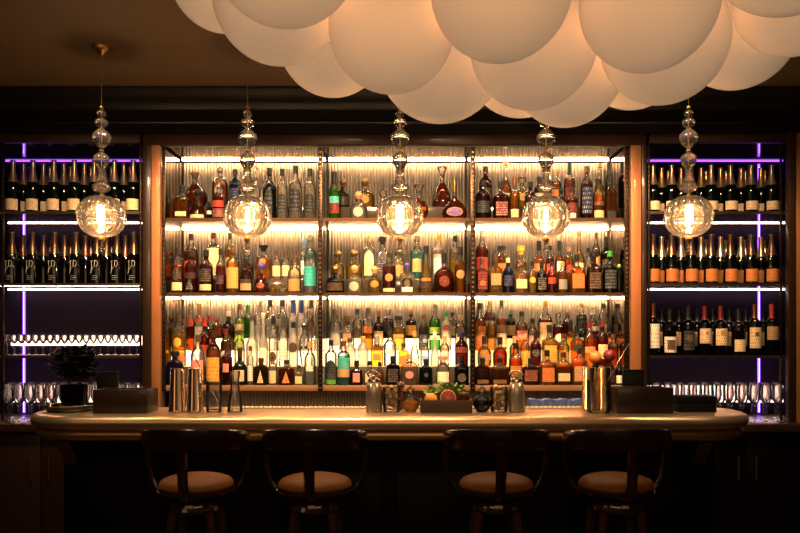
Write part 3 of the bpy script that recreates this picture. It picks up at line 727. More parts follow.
S34 = [
 (204,317,10,'round','red','red',[L('red','orange','rect',.1,.5)],None),  # added red bottle in place of the panel's red reflection
 (217,319,9,'tall','orange','red',[L('red','orange','rect',.1,.5)],None),  # likewise added for the orange-red reflection
 (247.5,305,7,'slim','green','green/capsule',[],None),
 (388,310,10.4,'round','smoky','clear',[L('black','grey','disc',.2,.5)],None),
 (411,310.6,10,'round','brown','gold',[L('yellow','brown','rect')],None),
 (452.5,312.5,8.6,'round','clear','black',[L('cream','black','rect')],None),
 (489.8,301,10.4,'round','dark amber','gold/capsule',[L('cream','brown','rect')],None),
 (510.7,310.6,9,'round','dark green','green',[L('tan','brown','rect')],None),
 (567.6,312,9,'round','red','copper/capsule',[],None),
 (581.6,303.5,9.6,'round','smoky','gold/capsule',[L('black','gold','rect',.1,.5)],None),
 (603.4,303.5,9.6,'round','pale','black',[L('cream','gold','rect',.1,.4)],None),
]
ROWSPEC = [(S1F,1,'front',4.715,0),(S1B,1,'back',4.862,.101),(S2F,2,'front',4.715,0),(S2B,2,'back',4.862,.101),
           (S31,3,'front',R3[1][0],R3[1][1]),(S32,3,'second',R3[2][0],R3[2][1]),(S33,3,'third',R3[3][0],R3[3][1]),(S34,3,'rear',R3[4][0],R3[4][1])]
SN = {1:'top',2:'middle',3:'bottom'}
for rows, si, rn_, d, dz in ROWSPEC:
    rows = sorted(rows, key=lambda r: r[0]); cnt = {}
    placed = []
    wid = [q[2]*(1.10 if si == 3 else 1.04) for q in rows]
    for _ in range(3):
        for i in range(len(rows)-1):
            gap = rows[i+1][0]-rows[i][0]-.35
            if (wid[i]+wid[i+1])/2 > gap:
                k = gap*2/(wid[i]+wid[i+1]); wid[i] *= k; wid[i+1] *= k
    if si == 3 and dz > 0: wid = [min(w_, .091/d*F) for w_ in wid]
    rows = [(q[0],q[1],w_)+tuple(q[3:]) for q, w_ in zip(rows, wid)]
    for (px, top, w, typ, gk, cap, labs, desc) in rows:
        bay = 0 if px < 320 else 1 if px < 473 else 2
        cnt[bay] = cnt.get(bay,0)+1
        capk, _, cs = cap.partition('/'); cs = cs or TYPES[typ].get('cap','cyl')
        if not desc:
            desc = '%s %s bottle, %s %s' % (gk.replace(' ','-'), TYPES[typ]['word'], capk.replace('darkbrown','brown'), CAPW[cs])
            if labs: desc += ', %s label' % labs[0][0].replace('darkbrown','brown')
        lab = '%s, %s from left, %s row, %s shelf %s bay' % (desc, ORD[cnt[bay]], rn_, SN[si], ('left','centre','right')[bay])
        nm = {'bell':'decanter','onion':'decanter','fan':'decanter'}.get(typ,'spirit_bottle')
        z0 = ZS[si]+dz+.0006
        b0, b1 = bays[bay]
        # keep the bottle inside its bay and clear of its neighbour in the row
        R = w/2*d/F; x = X(px,d)
        if placed and placed[-1][2] == bay: x = max(x, placed[-1][0]+placed[-1][1]+R+.0012)
        x = min(max(x, b0+R+.002), b1-R-.002)
        o, R, _ = make_bottle(CX+x/d*F, d, z0, Z(top, d), w, typ, gk, cap, labs, nm, lab, 'decanter' if nm=='decanter' else 'bottle',
                    'bottles on the %s shelf of the display cabinet' % SN[si])
        placed.append((x, R, bay))
        if typ == 'skull':
            H = Z(top,d)-z0
            for sx_ in (-1,1):
                G().ball((sx_*R*.38,-R*.93,H*.42),R*.24,10,8,(1,.6,1.1)).build('eye_socket', MATTBLK, o)
            G().ball((0,-R*.98,H*.31),R*.12,8,6,(.8,.5,1.3)).build('nose_hollow', MATTBLK, o)
        if 'horseshoe' in desc:
            H = Z(top,d)-z0; pts = [(R*.62*math.cos(a), -R*1.02, H*.33+R*.72*math.sin(a)) for a in [math.radians(t) for t in range(-50,231,20)]]
            G().tube(pts, R*.16, 8).build('emblem', pbr('horseshoe_bronze',(.09,.05,.02),.35,.9), o)

# champagne and wine in the niches: one built, then copied with its parts
def neat_row(xs, d, z, proto, words, group, shelf):
    for i, px in enumerate(xs):
        lab = '%s, %s from left on the %s' % (words, ORD[i+1], shelf)
        if i == 0: proto.location = (X(px,d),d,z+.0006); proto['label'] = lab; proto['group'] = group
        else: dup(proto, (X(px,d),d,z+.0006), lab, group)
FOILW = 'silver'
def champ(foil, labs, top, d, z, nm='champagne_bottle', glassk='dark green'):
    return make_bottle(400, d, z, Z(top,d), 13.4, 'cham', glassk, foil+'/foil', labs, nm, 'x', 'bottle', None)[0]
PAL['foilpale'] = (.5,.36,.24); PAL['foilgold'] = (.72,.46,.16); PAL['foildark'] = (.06,.03,.018)
MATS['cap_foilpale'] = pbr('foil_pale', (.42,.30,.21), .3, .8)
MATS['cap_foilgold'] = pbr('foil_goldish', (.70,.45,.17), .28, .85)
MATS['cap_foildark'] = pbr('foil_darkish', (.13,.07,.045), .3, .7)
dN = (4.70, 4.80, 4.90)
rowsL1 = ([13,33,54,74.5,94.5,114.5,133.3],[23.5,43.5,64,84.5,104.5,124],[31,50,70.5,91,111.5,130])
for ri, xs in enumerate(rowsL1):
    b = champ('foilpale', [L('cream','brown','rect',.05,.26,1.0)], (160.5,163.5,166.5)[ri], dN[ri], ZN[1])
    neat_row(xs, dN[ri], ZN[1], b, ('cream-labelled','half-hidden cream-labelled','rearmost cream-labelled')[ri]+' green champagne bottle', 'cream-labelled champagne on the upper left niche shelf', 'upper left niche shelf')
def script_mark(root, R, H):
    """white monogram and small lines printed on the dark bottle front"""
    g = G(); wht = pbr('printed_white',(.62,.58,.52),.5)
    def on(x, z): return (x, -math.sqrt(max(1e-6,R*R-x*x))-.0008, z)
    def stroke(pts, r=.0016): g.tube([on(x,z) for x,z in pts], r, 6)
    s = R
    stroke([(-.45*s,.44*H),(-.42*s,.34*H),(-.50*s,.24*H),(-.62*s,.20*H)]); stroke([(-.62*s,.42*H),(-.28*s,.44*H)])
    stroke([(-.55*s,.26*H),(-.25*s,.29*H),(-.12*s,.33*H)])
    stroke([(.02*s,.44*H),(.02*s,.33*H),(.30*s,.33*H),(.44*s,.37*H),(.42*s,.42*H),(.28*s,.44*H),(.02*s,.44*H)])
    for k,(a,b) in enumerate(((-.45,.30),(-.4,.42),(-.45,.2))): stroke([(a*s,(.155-k*.035)*H),((a+b)/2*s,(.155-k*.035)*H),(b*s,(.155-k*.035)*H)], .0011)
    g.build('printed_mark', wht, root)
rowsL2 = ([12,32.5,54.5,76,97,117,134],[23,43.5,64.5,85.5,106.5,125.5],[31,50,70.5,91,111.5,130])
for ri, xs in enumerate(rowsL2):
    b = champ('foildark', [], (232,235,238)[ri], dN[ri], ZN[2], glassk='black')
    if ri == 0: script_mark(b, 13.4/2*dN[0]/F, Z(232,dN[0])-ZN[2])
    neat_row(xs, dN[ri], ZN[2], b, ('black champagne bottle with white printed monogram','half-hidden plain black champagne bottle','rearmost plain black champagne bottle')[ri], 'black champagne on the middle left niche shelf', 'middle left niche shelf')
rowsR1 = ([653,671.5,691,711,730.5,751,771.5],[661.5,681,701,720.5,741,761],[668,687.5,706,726,745.5,765])
for ri, xs in enumerate(rowsR1):
    b = champ('foilgold' if ri else 'foilpale', [L('cream','brown','rect',.06,.24,1.0)], (165,168,171)[ri], dN[ri], ZN[1])
    neat_row(xs, dN[ri], ZN[1], b, ('gold-foiled green champagne bottle','half-hidden gold-foiled green champagne bottle','rearmost gold-foiled green champagne bottle')[ri], 'gold-foiled champagne on the upper right niche shelf', 'upper right niche shelf')
for ri, xs in enumerate(rowsR1):
    b = champ('foilpale' if ri else 'foildark', [L('orange','brown','rect',.05,.30,1.0)], (234.5,237,240)[ri], dN[ri], ZN[2])
    neat_row(xs, dN[ri], ZN[2], b, ('orange-labelled dark champagne bottle','half-hidden orange-labelled champagne bottle','rearmost orange-labelled champagne bottle')[ri], 'orange-labelled champagne on the middle right niche shelf', 'middle right niche shelf')
WINES = [(653,303,'copper',[L('white','grey','rect',.14,.60,.95)],'tall white label'),(669.5,309,'black',[L('white','brown','rect',.06,.40,1.0),L('brown','tan','rect',.12,.33,.55)],'white label framing a brown picture'),
 (688,306,'black',[L('black','grey','rect',.1,.5),L('brown','tan','disc',.28,.42,.5)],'black label and small brown emblem'),(704.5,306,'maroon',[L('cream','black','rect',.24,.54,.95),L('brown','cream','disc',.42,.48,.15)],'wide cream label'),
 (720.5,306,'maroon',[L('cream','brown','rect',.20,.54,.95),L('gold','brown','rect',.40,.50,.3)],'cream label with gold crest'),(738.5,309,'black',[L('cream','green','rect',.08,.34,.85)],'small low cream label'),
 (754.3,304,'copper',[L('cream','brown','rect',.14,.54,.95),L('brown','gold','disc',.36,.46,.3)],'tall cream label'),(771.6,304,'red',[L('tan','brown','rect',.30,.56,.95),L('gold','brown','disc',.40,.48,.2)],'short tan label')]
for px, top, ck, labs, w in WINES:
    d = 4.70; make_bottle(px, d, ZN[3]+.0006, Z(top,d), 13, 'wine', 'black', ck+'/capsule', labs, 'wine_bottle', 'red wine bottle with %s on the lower right niche shelf' % w, 'bottle', 'wine bottles on the lower right niche shelf')
b = make_bottle(400, 4.80, ZN[3]+.0006, Z(309,4.80), 12.6, 'wine', 'black', 'black/capsule', [L('tan','brown','rect',.2,.5)], 'wine_bottle', 'x', 'bottle', None)[0]
neat_row([661.5,679,697,713,729.5,746,763], 4.80, ZN[3], b, 'black-capped wine bottle in second row', 'second-row wine bottles on the lower right niche shelf', 'lower right niche shelf')
b = make_bottle(400, 4.90, ZN[3]+.0006, Z(311,4.90), 12.4, 'wine', 'black', 'maroon/capsule', [], 'wine_bottle', 'x', 'bottle', None)[0]
neat_row([669,687,705,721,738,755], 4.90, ZN[3], b, 'maroon-capped wine bottle in rear row', 'rear-row wine bottles on the lower right niche shelf', 'lower right niche shelf')

# ------------------------------------------------------------------ stemware
def stemglass(name, label, R, H, bowl, stem_r=.0035, foot=.8, cup=1.0):
    """bowl: list of (r/R, z/H) outside profile from stem to rim"""
    t = thing(name, label, 'glass')
    zb = bowl[0][1]*H
    out = [(r*R, z*H) for r, z in bowl]; inn = [(max(0, r-.0011), z) for r, z in reversed(out)]
    inn[-1] = (0, out[0][1]+.003)
    G().lathe([(0,out[0][1]-.0005)]+out+inn, 18).build('bowl', STEM, t)
    G().lathe([(stem_r*1.4,.004),(stem_r,.012),(stem_r,zb-.008),(stem_r*1.7,zb)], 10).build('stem', STEM, t)
    G().lathe([(0,0),(R*foot,0),(R*foot,.0015),(R*.3,.004),(0,.006)], 18).build('foot', STEM, t)
    return t
def fill_row(proto, xs, d, z, words, group, where):
    for i, px in enumerate(xs):
        lab = '%s, %s from left, %s' % (words, ORD[min(i+1, len(ORD)-1)], where)
        p = (X(px,d), d, z+.0006)
        if i == 0: proto.location = p; proto['label'] = lab; proto['group'] = group
        else: dup(proto, p, lab, group)
wineb = [(.10,.42),(.45,.47),(.85,.56),(1,.68),(.98,.80),(.86,1.0)]
coup = [(.08,.56),(.45,.60),(.9,.74),(1,.86),(1.0,1.0)]
def frange(a, b, n): return [a+(b-a)*i/(n-1) for i in range(n)]
H_w = Z(384.5,4.58)-ZG
for d, n, wds, a, c in ((4.58,13,'clear wine glass in front row',8,132.5),(4.70,13,'clear wine glass in second row',10,139),(4.82,13,'clear wine glass in rear row',12,137)):
    fill_row(stemglass('wine_glass','x',5.0*d/F,H_w,wineb), frange(a,c,n), d, ZG, wds, 'wine glasses on the left base cabinet', 'left base cabinet')
for d, n, wds, a, c in ((4.58,10,'clear wine glass in front row',674,778),(4.70,11,'clear wine glass in second row',656,777),(4.82,11,'clear wine glass in rear row',657,775)):
    fill_row(stemglass('wine_glass','x',5.0*d/F,H_w,wineb), frange(a,c,n), d, ZG, wds, 'wine glasses on the right base cabinet', 'right base cabinet')
Hc = Z(334.5,4.68)-ZN[3]
for d, n, wds, a, c in ((4.67,19,'small coupe glass in front row',6,137),(4.74,19,'small coupe glass in second row',8,136.5),(4.81,19,'small coupe glass in rear row',7,137)):
    fill_row(stemglass('coupe_glass','x',3.4*d/F,Hc,coup,.0028,.75), frange(a,c,n), d, ZN[3], wds, 'small coupe glasses on the lower left niche shelf', 'lower left niche shelf')

# ------------------------------------------------------------------ the bar counter
D0, D1 = 3.55, 4.08
cx0, cx1, crad = -1.905, 1.80, .34
ztop = Z(417, D0)
def outline(inset, off_back=0.):
    x0, x1, y0, y1, r = cx0+inset, cx1-inset, D0+inset, D1-inset*.2, max(.02, crad-inset)
    pts = []
    for (cx, cy, a0) in ((x0+r, y0+r, PI), (x1-r, y0+r, 1.5*PI)):
        for i in range(15): a = a0+i/14*PI/2; pts.append((cx+r*math.cos(a), cy+r*math.sin(a)))
    r2 = min(r, .12-min(.1,inset*.3))
    for (cx, cy, a0) in ((x1-r2, y1-r2, 0), (x0+r2, y1-r2, PI/2)):
        for i in range(8): a = a0+i/7*PI/2; pts.append((cx+r2*math.cos(a), cy+r2*math.sin(a)))
    return pts
def loft(prof, g=None):
    """prof: (inset, z) rings from top to bottom of the counter edge"""
    g = g or G(); v=[]; f=[]; n=None
    for ins, z in prof:
        o = outline(ins); n = len(o); v += [(x,y,z) for x,y in o]
    for j in range(len(prof)-1):
        for i in range(n): i2=(i+1)%n; f.append((j*n+i,j*n+i2,(j+1)*n+i2,(j+1)*n+i))
    f.append(tuple(range(n))); f.append(tuple(reversed(range((len(prof)-1)*n,len(prof)*n))))
    return g.add(v,f)
bar = thing('bar_counter', 'long curved-end bar counter with rounded metal edge and black front', 'bar counter', (0,0,0))
loft([(.045,ztop),(.03,ztop-.001),(.012,ztop-.008),(.002,ztop-.022),(0,ztop-.034),(.003,ztop-.048),(.014,ztop-.060),(.030,ztop-.068)]).build('counter_top', PEWTER, bar)
loft([(.050,ztop-.0685),(.042,ztop-.071),(.030,ztop-.078),(.024,ztop-.090),(.026,ztop-.103),(.036,ztop-.115),(.052,ztop-.124),(.07,ztop-.126)]).build('edge_moulding', BRONZE, bar)
xf0, xf1 = X(62,3.70), X(716,3.70)
G().box(xf0,xf1,3.72,D1-.06,0.0,ztop-.127).build('front_panel', EBONY, bar)
for k in range(6):
    w_ = (xf1-xf0)/6; a = xf0+k*w_
    G().box(a+.04,a+w_-.04,3.705,3.7195,.25,.86,.006).build('raised_panel', pbr('black_satin',(.004,.003,.003),.6,spec=.1), bar)
G().tube([(xf0+.02,3.62,.22),(xf1-.02,3.62,.22)],.022,12).build('foot_rail', BRASS, bar)
for k in range(5):
    xx = xf0+.15+k*(xf1-xf0-.3)/4; G().tube([(xx,3.62,.22),(xx,3.72,.22)],.012,8).build('rail_bracket', BRASS, bar)
for xx, s_ in ((xf1-.10,1),(xf0+.03,-1)):
    pr = [(3.60,ztop-.128),(3.72,ztop-.128),(3.72,ztop-.26),(3.70,ztop-.25),(3.68,ztop-.21),(3.64,ztop-.17)]
    G().sweep(pr, xx-.02, xx+.05).build('corbel', pbr('dark_bronze',(.14,.08,.03),.3,.9), bar)
# ribbed rubber bar mat along the back edge
mt_ = thing('bar_mat', 'long pale ribbed bar mat along the back edge of counter', 'mat', (0,0,0))
G().box(X(232,4.02),X(584,4.02),3.955,4.04,ztop+.0005,ztop+.006,.002).build('mat_base', pbr('pale_rubber',(.55,.45,.32),.5), mt_)
g = G()
for i in range(78):
    x = X(234,4.02)+i*(X(582,4.02)-X(234,4.02))/77; g.box(x-.006,x+.006,3.96,4.035,ztop+.006,ztop+.010)
g.build('mat_ribs', pbr('pale_rubber',(.55,.45,.32),.5), mt_)

# ------------------------------------------------------------------ pendants
def pendant(px, label):
    d = 3.85; x = X(px,d); zz = lambda y: Z(y,d)
    t = thing('crystal_pendant', label, 'pendant lamp', (x,d,zz(252)), 'crystal pendant lamps over the bar counter')
    z0 = zz(252); h = lambda y: zz(y)-z0; q = d/F
    zt = CEIL-z0
    G().lathe([(.004,zt-.045),(.012,zt-.04),(.018,zt-.03),(.030,zt-.022),(.046,zt-.016),(.050,zt-.004),(.050,zt-.0005)],24).build('canopy', BRASS, t)
    hk = G(); hk.tube([(.0,.0,zt-.045),(.010,0,zt-.052),(.012,0,zt-.062),(.004,0,zt-.070),(-.006,0,zt-.064)],.0025,6); hk.build('hook', BRASS, t)
    G().lathe([(.0022,h(108)),(.0022,zt-.044)],8).build('cord', BRASS, t)
    G().lathe([(0,h(247.5)),(.0022,h(247.5)),(.0022,h(108.5)),(0,h(108.5))],8).build('rod', BRASS, t)
    def bead(y0, y1, rpx, shape, flute=None, mat=CRYST, nm='glass_bead', seg=24):
        za, zb = h(y1), h(y0); H = zb-za; R = rpx*q
        G().lathe([(r*R if r > 0 else 0, za+tz*H) for r, tz in shape], seg, flute=flute).build(nm, mat, t)
    sph = [(.12,0),(.5,.07),(.87,.25),(1,.5),(.87,.75),(.5,.93),(.12,1)]
    bead(105.5,110,2.2,sph,None,BRASS,'metal_collar')
    bead(110,118,4.6,sph,(.04,8)); bead(118.2,127.5,6.6,sph,(.04,10))
    bead(127.7,149,9.2,[(.12,0),(.35,.08),(.80,.28),(1,.52),(.92,.66),(.6,.84),(.28,.95),(.2,1)],(.05,10))
    bead(149.2,152.5,2.6,sph,None,BRASS,'metal_collar')
    bead(152.6,170,8.0,[(.3,0),(.45,.08),(.8,.35),(1,.58),(.9,.78),(.5,.94),(.2,1)],(.05,8))
    bead(170.1,182,6.4,[(.9,0),(.75,.15),(.55,.45),(.5,.7),(.6,1)],(.05,8))
    bead(182.2,193,8.6,sph,(.05,12))
    bead(193.2,197,3.6,[(1,0),(.9,.5),(.4,1)],None,BRASS,'metal_collar')
    # ribbed hollow globe
    Rg = 23.2*q; zc = h(216.5); Hh = (h(196)-h(238))/2
    pr = []
    for i in range(21):
        a = -PI/2+PI*(i/20)*1.0; pr.append((max(.010,Rg*math.cos(a)**.85 if math.cos(a) > 0 else .010), zc+Hh*math.sin(a)))
    inn = [(max(.008,r-.0045), zc+(z-zc)*.965) for r, z in reversed(pr)]
    gg = G(); seg = 144; v=[]; f=[]; allp = pr+inn
    for j0, (r,z) in enumerate(allp):
        for k in range(seg): a = 2*PI*k/seg; rr = r*(1+(.085*abs(math.sin(9*a))-.05 if j0 < len(pr) else -.035)*(r/Rg)); v.append((rr*math.cos(a), rr*math.sin(a), z))
    for j in range(len(allp)):
        j2 = (j+1) % len(allp)
        for k in range(seg): k2=(k+1)%seg; f.append((j*seg+k,j*seg+k2,j2*seg+k2,j2*seg+k))
    gg.add(v,f).build('ribbed_globe', glass('globe',(.99,.96,.92),(1,.85,.65),.035,refr=.16,ior=1.25,rough=.0,edge=.6), t)
    G().lathe([(.013,h(207)),(.014,h(199)),(.008,h(196.5))],14).build('lamp_socket', BRASS, t)
    bl = G().lathe([(0,h(222.5)),(.006,h(222)),(.0095,h(219.5)),(.0105,h(215.5)),(.008,h(211)),(.006,h(207.3))],18).build('bulb', emis('bulb_glow',(1,.74,.44),30), t)
    bead(237.5,243,3.6,[(.4,0),(1,.6),(.8,1)],None,BRASS,'metal_collar')
    bead(243.2,247.4,2.4,sph,None,CRYST); bead(247.6,252,3.0,sph,None,CRYST,'glass_drop')
    return t
p0 = pendant(101.5, 'ribbed crystal pendant lamp before the left wine niche, brass ceiling canopy in view')
d = 3.85; zb = Z(252,d)
for px, lab in ((247.5,'ribbed crystal pendant lamp hanging before the left bay of the cabinet'),(400,'ribbed crystal pendant lamp hanging before the centre bay of the cabinet'),
                (546,'ribbed crystal pendant lamp hanging before the right bay of the cabinet'),(688.5,'ribbed crystal pendant lamp hanging before the right wine niche')):
    dup(p0, (X(px,d),d,zb), lab)

# ------------------------------------------------------------------ white globe cluster
BALL = [(-0.629, 2.63, 2.741, 0.189), (-0.391, 2.373, 2.548, 0.208), (-0.307, 1.962, 2.494, 0.204), (-0.283, 3.093, 2.701, 0.228), (-0.026, 2.275, 2.408, 0.194), (0.156, 2.832, 2.533, 0.247), (0.277, 2.026, 2.411, 0.193), (0.445, 2.474, 2.436, 0.21), (0.644, 2.851, 2.485, 0.21), (0.537, 3.251, 2.682, 0.248), (0.721, 2.144, 2.432, 0.198), (0.897, 2.513, 2.468, 0.212), (1.031, 3.261, 2.7, 0.228), (1.332, 2.917, 2.672, 0.227), (1.333, 2.489, 2.616, 0.202), (1.115, 2.103, 2.616, 0.23)]   # x, y, z, radius (m)
BLAB = ['small white globe lamp at left edge of cluster, half hidden', 'large white globe lamp above second pendant from left', 'white globe lamp cut by picture top, left part of cluster',
 'white globe lamp low behind two others, right of second pendant', 'large white globe lamp above and left of centre pendant', 'low white globe lamp just right of centre pendant top',
 'large white globe lamp at middle of cluster, cut by picture top', 'shaded mauve-white globe lamp at the middle of the cluster', 'lowest white globe lamp, directly over fourth pendant from left',
 'white globe lamp mostly hidden left of the lowest globe', 'large white globe lamp cut by picture top, right of middle', 'white globe lamp directly above the rightmost pendant',
 'white globe lamp showing as thin sliver between two others, near rightmost pendant', 'white globe lamp behind at the right, against dark frieze', 'white globe lamp in upper right corner, second from top', 'white globe lamp cut by upper right corner, uppermost of cluster']
def globe_mat():
    m, nt, out = nt_new('paper_white_globe'); N, Lk = nt.nodes.new, nt.links.new
    p = N('ShaderNodeBsdfPrincipled'); p.inputs['Base Color'].default_value = (.82,.66,.48,1); p.inputs['Roughness'].default_value = .6
    p.inputs['Emission Color'].default_value = (1,.70,.43,1); p.inputs['Emission Strength'].default_value = .205
    p.inputs['Sheen Weight'].default_value = .9; p.inputs['Sheen Tint'].default_value = (1,.85,.65,1)  # sheen stands in for bright rims lit by the bar
    Lk(p.outputs[0], out.inputs[0]); return m
GM = globe_mat()
for (bx_,by_,bz_,R),lab in zip(BALL,BLAB):
    c = (bx_,by_,bz_)
    t = thing('globe_lamp', lab, 'lamp', c, 'white globe lamps in the ceiling cluster')
    G().ball((0,0,0),R,48,28,(1,1,1)).build('globe', GM, t)
    zt = CEIL-c[2]-.001
    if zt-R > .03:
        G().lathe([(.02,R*.98-.002),(.02,R*.985+.012),(.003,R*.985+.016),(.003,zt-.02),(.03,zt-.018),(.03,zt)],12).build('cord', MATTBLK, t)

# ------------------------------------------------------------------ bar stools
def stool(label, sxp, dd):
    t = thing('bar_stool', label, 'bar stool', (X(sxp,dd),dd,0), 'round bar stools along the counter')
    lac = pbr('stool_mahogany', (.022,.007,.003), .2, coat=.8)
    lea = pbr('cognac_leather', (.24,.085,.011), .5, noise=(40,(.19,.064,.008),(1,1,1)), bump=.15, spec=.2)
    zs = .838
    G().lathe([(0,zs-.03),(.150,zs-.03),(.160,zs-.018),(.158,zs-.006),(.146,zs+.008),(.12,zs+.018),(.08,zs+.027),(.04,zs+.031),(0,zs+.032)],40).build('seat', lea, t)
    G().lathe([(.10,zs-.056),(.155,zs-.052),(.168,zs-.044),(.168,zs-.034),(.155,zs-.0305),(0,zs-.0305)],40).build('seat_rim', lac, t)
    G().lathe([(.085,zs-.125),(.112,zs-.122),(.118,zs-.112),(.112,zs-.100),(.105,zs-.085),(.108,zs-.0565),(0,zs-.0565)],36).build('swivel_housing', lac, t)
    G().box(-.016,.016,-.122,-.106,zs-.096,zs-.084,.001).build('metal_plate', pbr('plate_metal',(.85,.68,.45),.45,.4), t)
    for sx_ in (-1,1):
        for sy_ in (-1,1):
            a = Vector((sx_*.078,sy_*.078,zs-.12)); b = Vector((sx_*.165,sy_*.165,0))
            G().tube([a,a.lerp(b,.5),b],[.019,.017,.013],10).build('leg', pbr('lit_leg_mahogany',(.07,.022,.008),.2,coat=.8), t)  # lighter copy of the stool wood, painting in the legs' lit edges
    zr = .27; k = (zs-.12-zr)/(zs-.12); rr = math.hypot(.078+(.165-.078)*k,.078+(.165-.078)*k)
    G().tube([(rr*math.cos(a),rr*math.sin(a),zr) for a in [2*PI*i/32 for i in range(32)]],.009,8,closed=True).build('foot_ring', BRASS, t)
    # bent-wood back: curved band, high in the middle, running down into the arms
    r = .226; n = 36; v=[]; f=[]
    for i in range(n+1):
        a = math.radians(-102+204*i/n); u = abs(a)/math.radians(102)
        zt = 1.088-.050*u**2.2; hb = .088-.020*u**2
        for rr_, z in ((r,zt-hb),(r+.006,zt-hb*.5),(r,zt-.004),(r-.006,zt),(r-.014,zt-.004),(r-.010,zt-hb*.5),(r-.014,zt-hb)):
            v.append((rr_*math.sin(a), -rr_*math.cos(a), z))
    m = 7
    for i in range(n):
        for k in range(m): k2=(k+1)%m; f.append((i*m+k,i*m+k2,(i+1)*m+k2,(i+1)*m+k))
    f.append(tuple(range(m))); f.append(tuple(reversed([n*m+k for k in range(m)])))
    G().add(v,f).build('backrest', lac, t)
    for s_ in (-1,1):
        a = math.radians(96)
        ca, sa = math.cos(a), math.sin(a)
        pts = [(s_*.218*sa,-.218*ca,1.035),(s_*.221*sa,-.221*ca,.96),(s_*.218*sa,-.218*ca,.90),(s_*.205*sa,-.20*ca,.845),(s_*.182*sa,-.175*ca,.805),(s_*.155*sa,-.13*ca,.790)]
        G().tube(pts,[.016,.016,.016,.016,.015,.013],10,flat=.75).build('arm', lac, t)
    G().tube([(0,-.219,1.03),(0,-.215,.94),(0,-.205,.85),(0,-.160,.797)],[.022,.021,.020,.020],8,flat=1.1).build('back_splat', lac, t)
    return t
ds = 3.22
s0 = stool('leftmost bar stool, curved dark wooden back and round brown leather seat', 196.5, ds)
for px, lab, rz in ((315,'second bar stool from left, curved dark back, tan leather seat',.0),(496,'third bar stool from left, curved dark back, tan leather seat',-.03),(616,'rightmost bar stool, curved dark back with bright edge, tan seat',.03)):
    dup(s0, (X(px,ds),ds,0), lab, rz=rz)

# ------------------------------------------------------------------ things on the counter
dc = 3.80; zc0 = ztop+.0006
def on_counter(px, d=dc): return (X(px,d), d, zc0)
def cz(y, d=dc): return Z(y,d)-zc0       # height above the counter of an image row at depth d
copp = pbr('steel_copper_tin', (.66,.50,.36), .17, 1.0)
for px, lab in ((177.2,'left of two upturned copper-steel mixing tins on the counter'),(194.8,'right of two upturned copper-steel mixing tins, beside the glass')):
    t = thing('mixing_tin', lab, 'shaker', on_counter(px), 'copper mixing tins'); q = dc/F; H = cz(368.5)
    G().lathe([(0,.0),(8.2*q,0),(8.6*q,.003),(8.2*q,.006),(6.6*q,H-.004),(6.2*q,H),(0,H)],32).build('tin_body', copp, t)
    G().lathe([(8.3*q,.0),(8.9*q,.002),(8.9*q,.006),(8.3*q,.008)],32).build('rolled_rim', copp, t)
def tumbler(px, wpx, ytop, label, d=dc, name='rocks_glass', mat=TUMB, thick=.0025):
    t = thing(name, label, 'glass', on_counter(px,d)); R = wpx/2*d/F; H = cz(ytop,d)
    G().lathe([(0,.0125),(R*.9,.0125),(R*.94,.0126),(R,H-.003),(R-thick,H-.003),(R*.9-thick,.0127)],28).build('glass_wall', mat, t)
    G().lathe([(R-thick-.0004,H-.003),(R+.0004,H-.003),(R+.0004,H),(R-thick-.0004,H)],28).build('rim', STEM, t)
    G().lathe([(0,0),(R*.88,0),(R*.93,.004),(R*.93,.0122),(0,.0122)],28).build('glass_base', STEM, t)
    return t, R, H
t,R,H = tumbler(214,16,381,'straight clear rocks glass holding a bar spoon beside copper tins')
t = thing('carafe', 'small clear glass carafe with narrow waist on counter', 'carafe', on_counter(235)); q = dc/F; H = cz(371)
pr = [(7.4*q,0),(7.6*q,.006),(6.8*q,H*.25),(4.4*q,H*.6),(3.9*q,H*.72),(5.0*q,H)]
G().lathe([(0,0)]+pr+[(r-.002,z) for r,z in reversed(pr[1:])]+[(0,.010)],28).build('glass_wall', TUMB, t)
def bar_spoon(pa, ya, pb, yb, da, db, label):
    a = Vector((X(pa,da),da,Z(ya,da))); b = Vector((X(pb,db),db,Z(yb,db)))
    t = thing('bar_spoon', label, 'spoon', b, 'bar spoons')
    G().tube([a-b,(a-b)*.5,(0,0,0)],.0022,6).build('twisted_handle', STEEL, t)
    G().ball((0,0,0),.007,10,8,(1,.6,1.4)).build('spoon_bowl', STEEL, t)
bar_spoon(187,342,219.5,406,3.85,3.80,'long steel bar spoon leaning in the glass beside copper tins')
# shakers with strainers
def shaker(px, label, ytop=370):
    t = thing('cocktail_shaker', label, 'shaker', on_counter(px), 'steel shakers with strainers'); q = dc/F; H = cz(ytop)
    G().lathe([(0,0),(7.6*q,0),(8.3*q,.004),(7.9*q,H*.45),(7.4*q,H*.62),(6.2*q,H*.70),(5.8*q,H*.71),(0,H*.71)],28).build('shaker_body', pbr('pewter_shaker',(.52,.43,.34),.30,.9), t)
    s = G(); 
    s.lathe([(5.6*q,H*.712),(6.4*q,H*.73),(6.2*q,H*.77),(3.5*q,H*.82),(0,H*.83)],24); st = s.build('strainer', STEEL, t)
    c = G()
    pts = []
    for i in range(120):
        a = i*.62; rr = (4.6+1.0*math.cos(i*.21))*q; pts.append((rr*math.cos(a*.33)+.004*math.cos(a), rr*.6*math.sin(a*.33)+.004*math.sin(a), H*.86+.004*math.sin(a)+ .010*math.sin(i*.05)))
    c.tube(pts,.0013,5); c.build('spring_coil', STEEL, st)
    c = G(); c.tube([(-5*q,0,H*.84),(-6.5*q,0,H*.91),(-3*q,0,H*.985),(2*q,0,H*.96),(6.5*q,0,H*.88)],.0055,8); c.build('strainer_handle', STEEL, st)
shaker(374,'pewter shaker with spring strainer on top, left of the orange flask')
shaker(516.5,'pewter shaker with spring strainer on top, right of the dark flask')
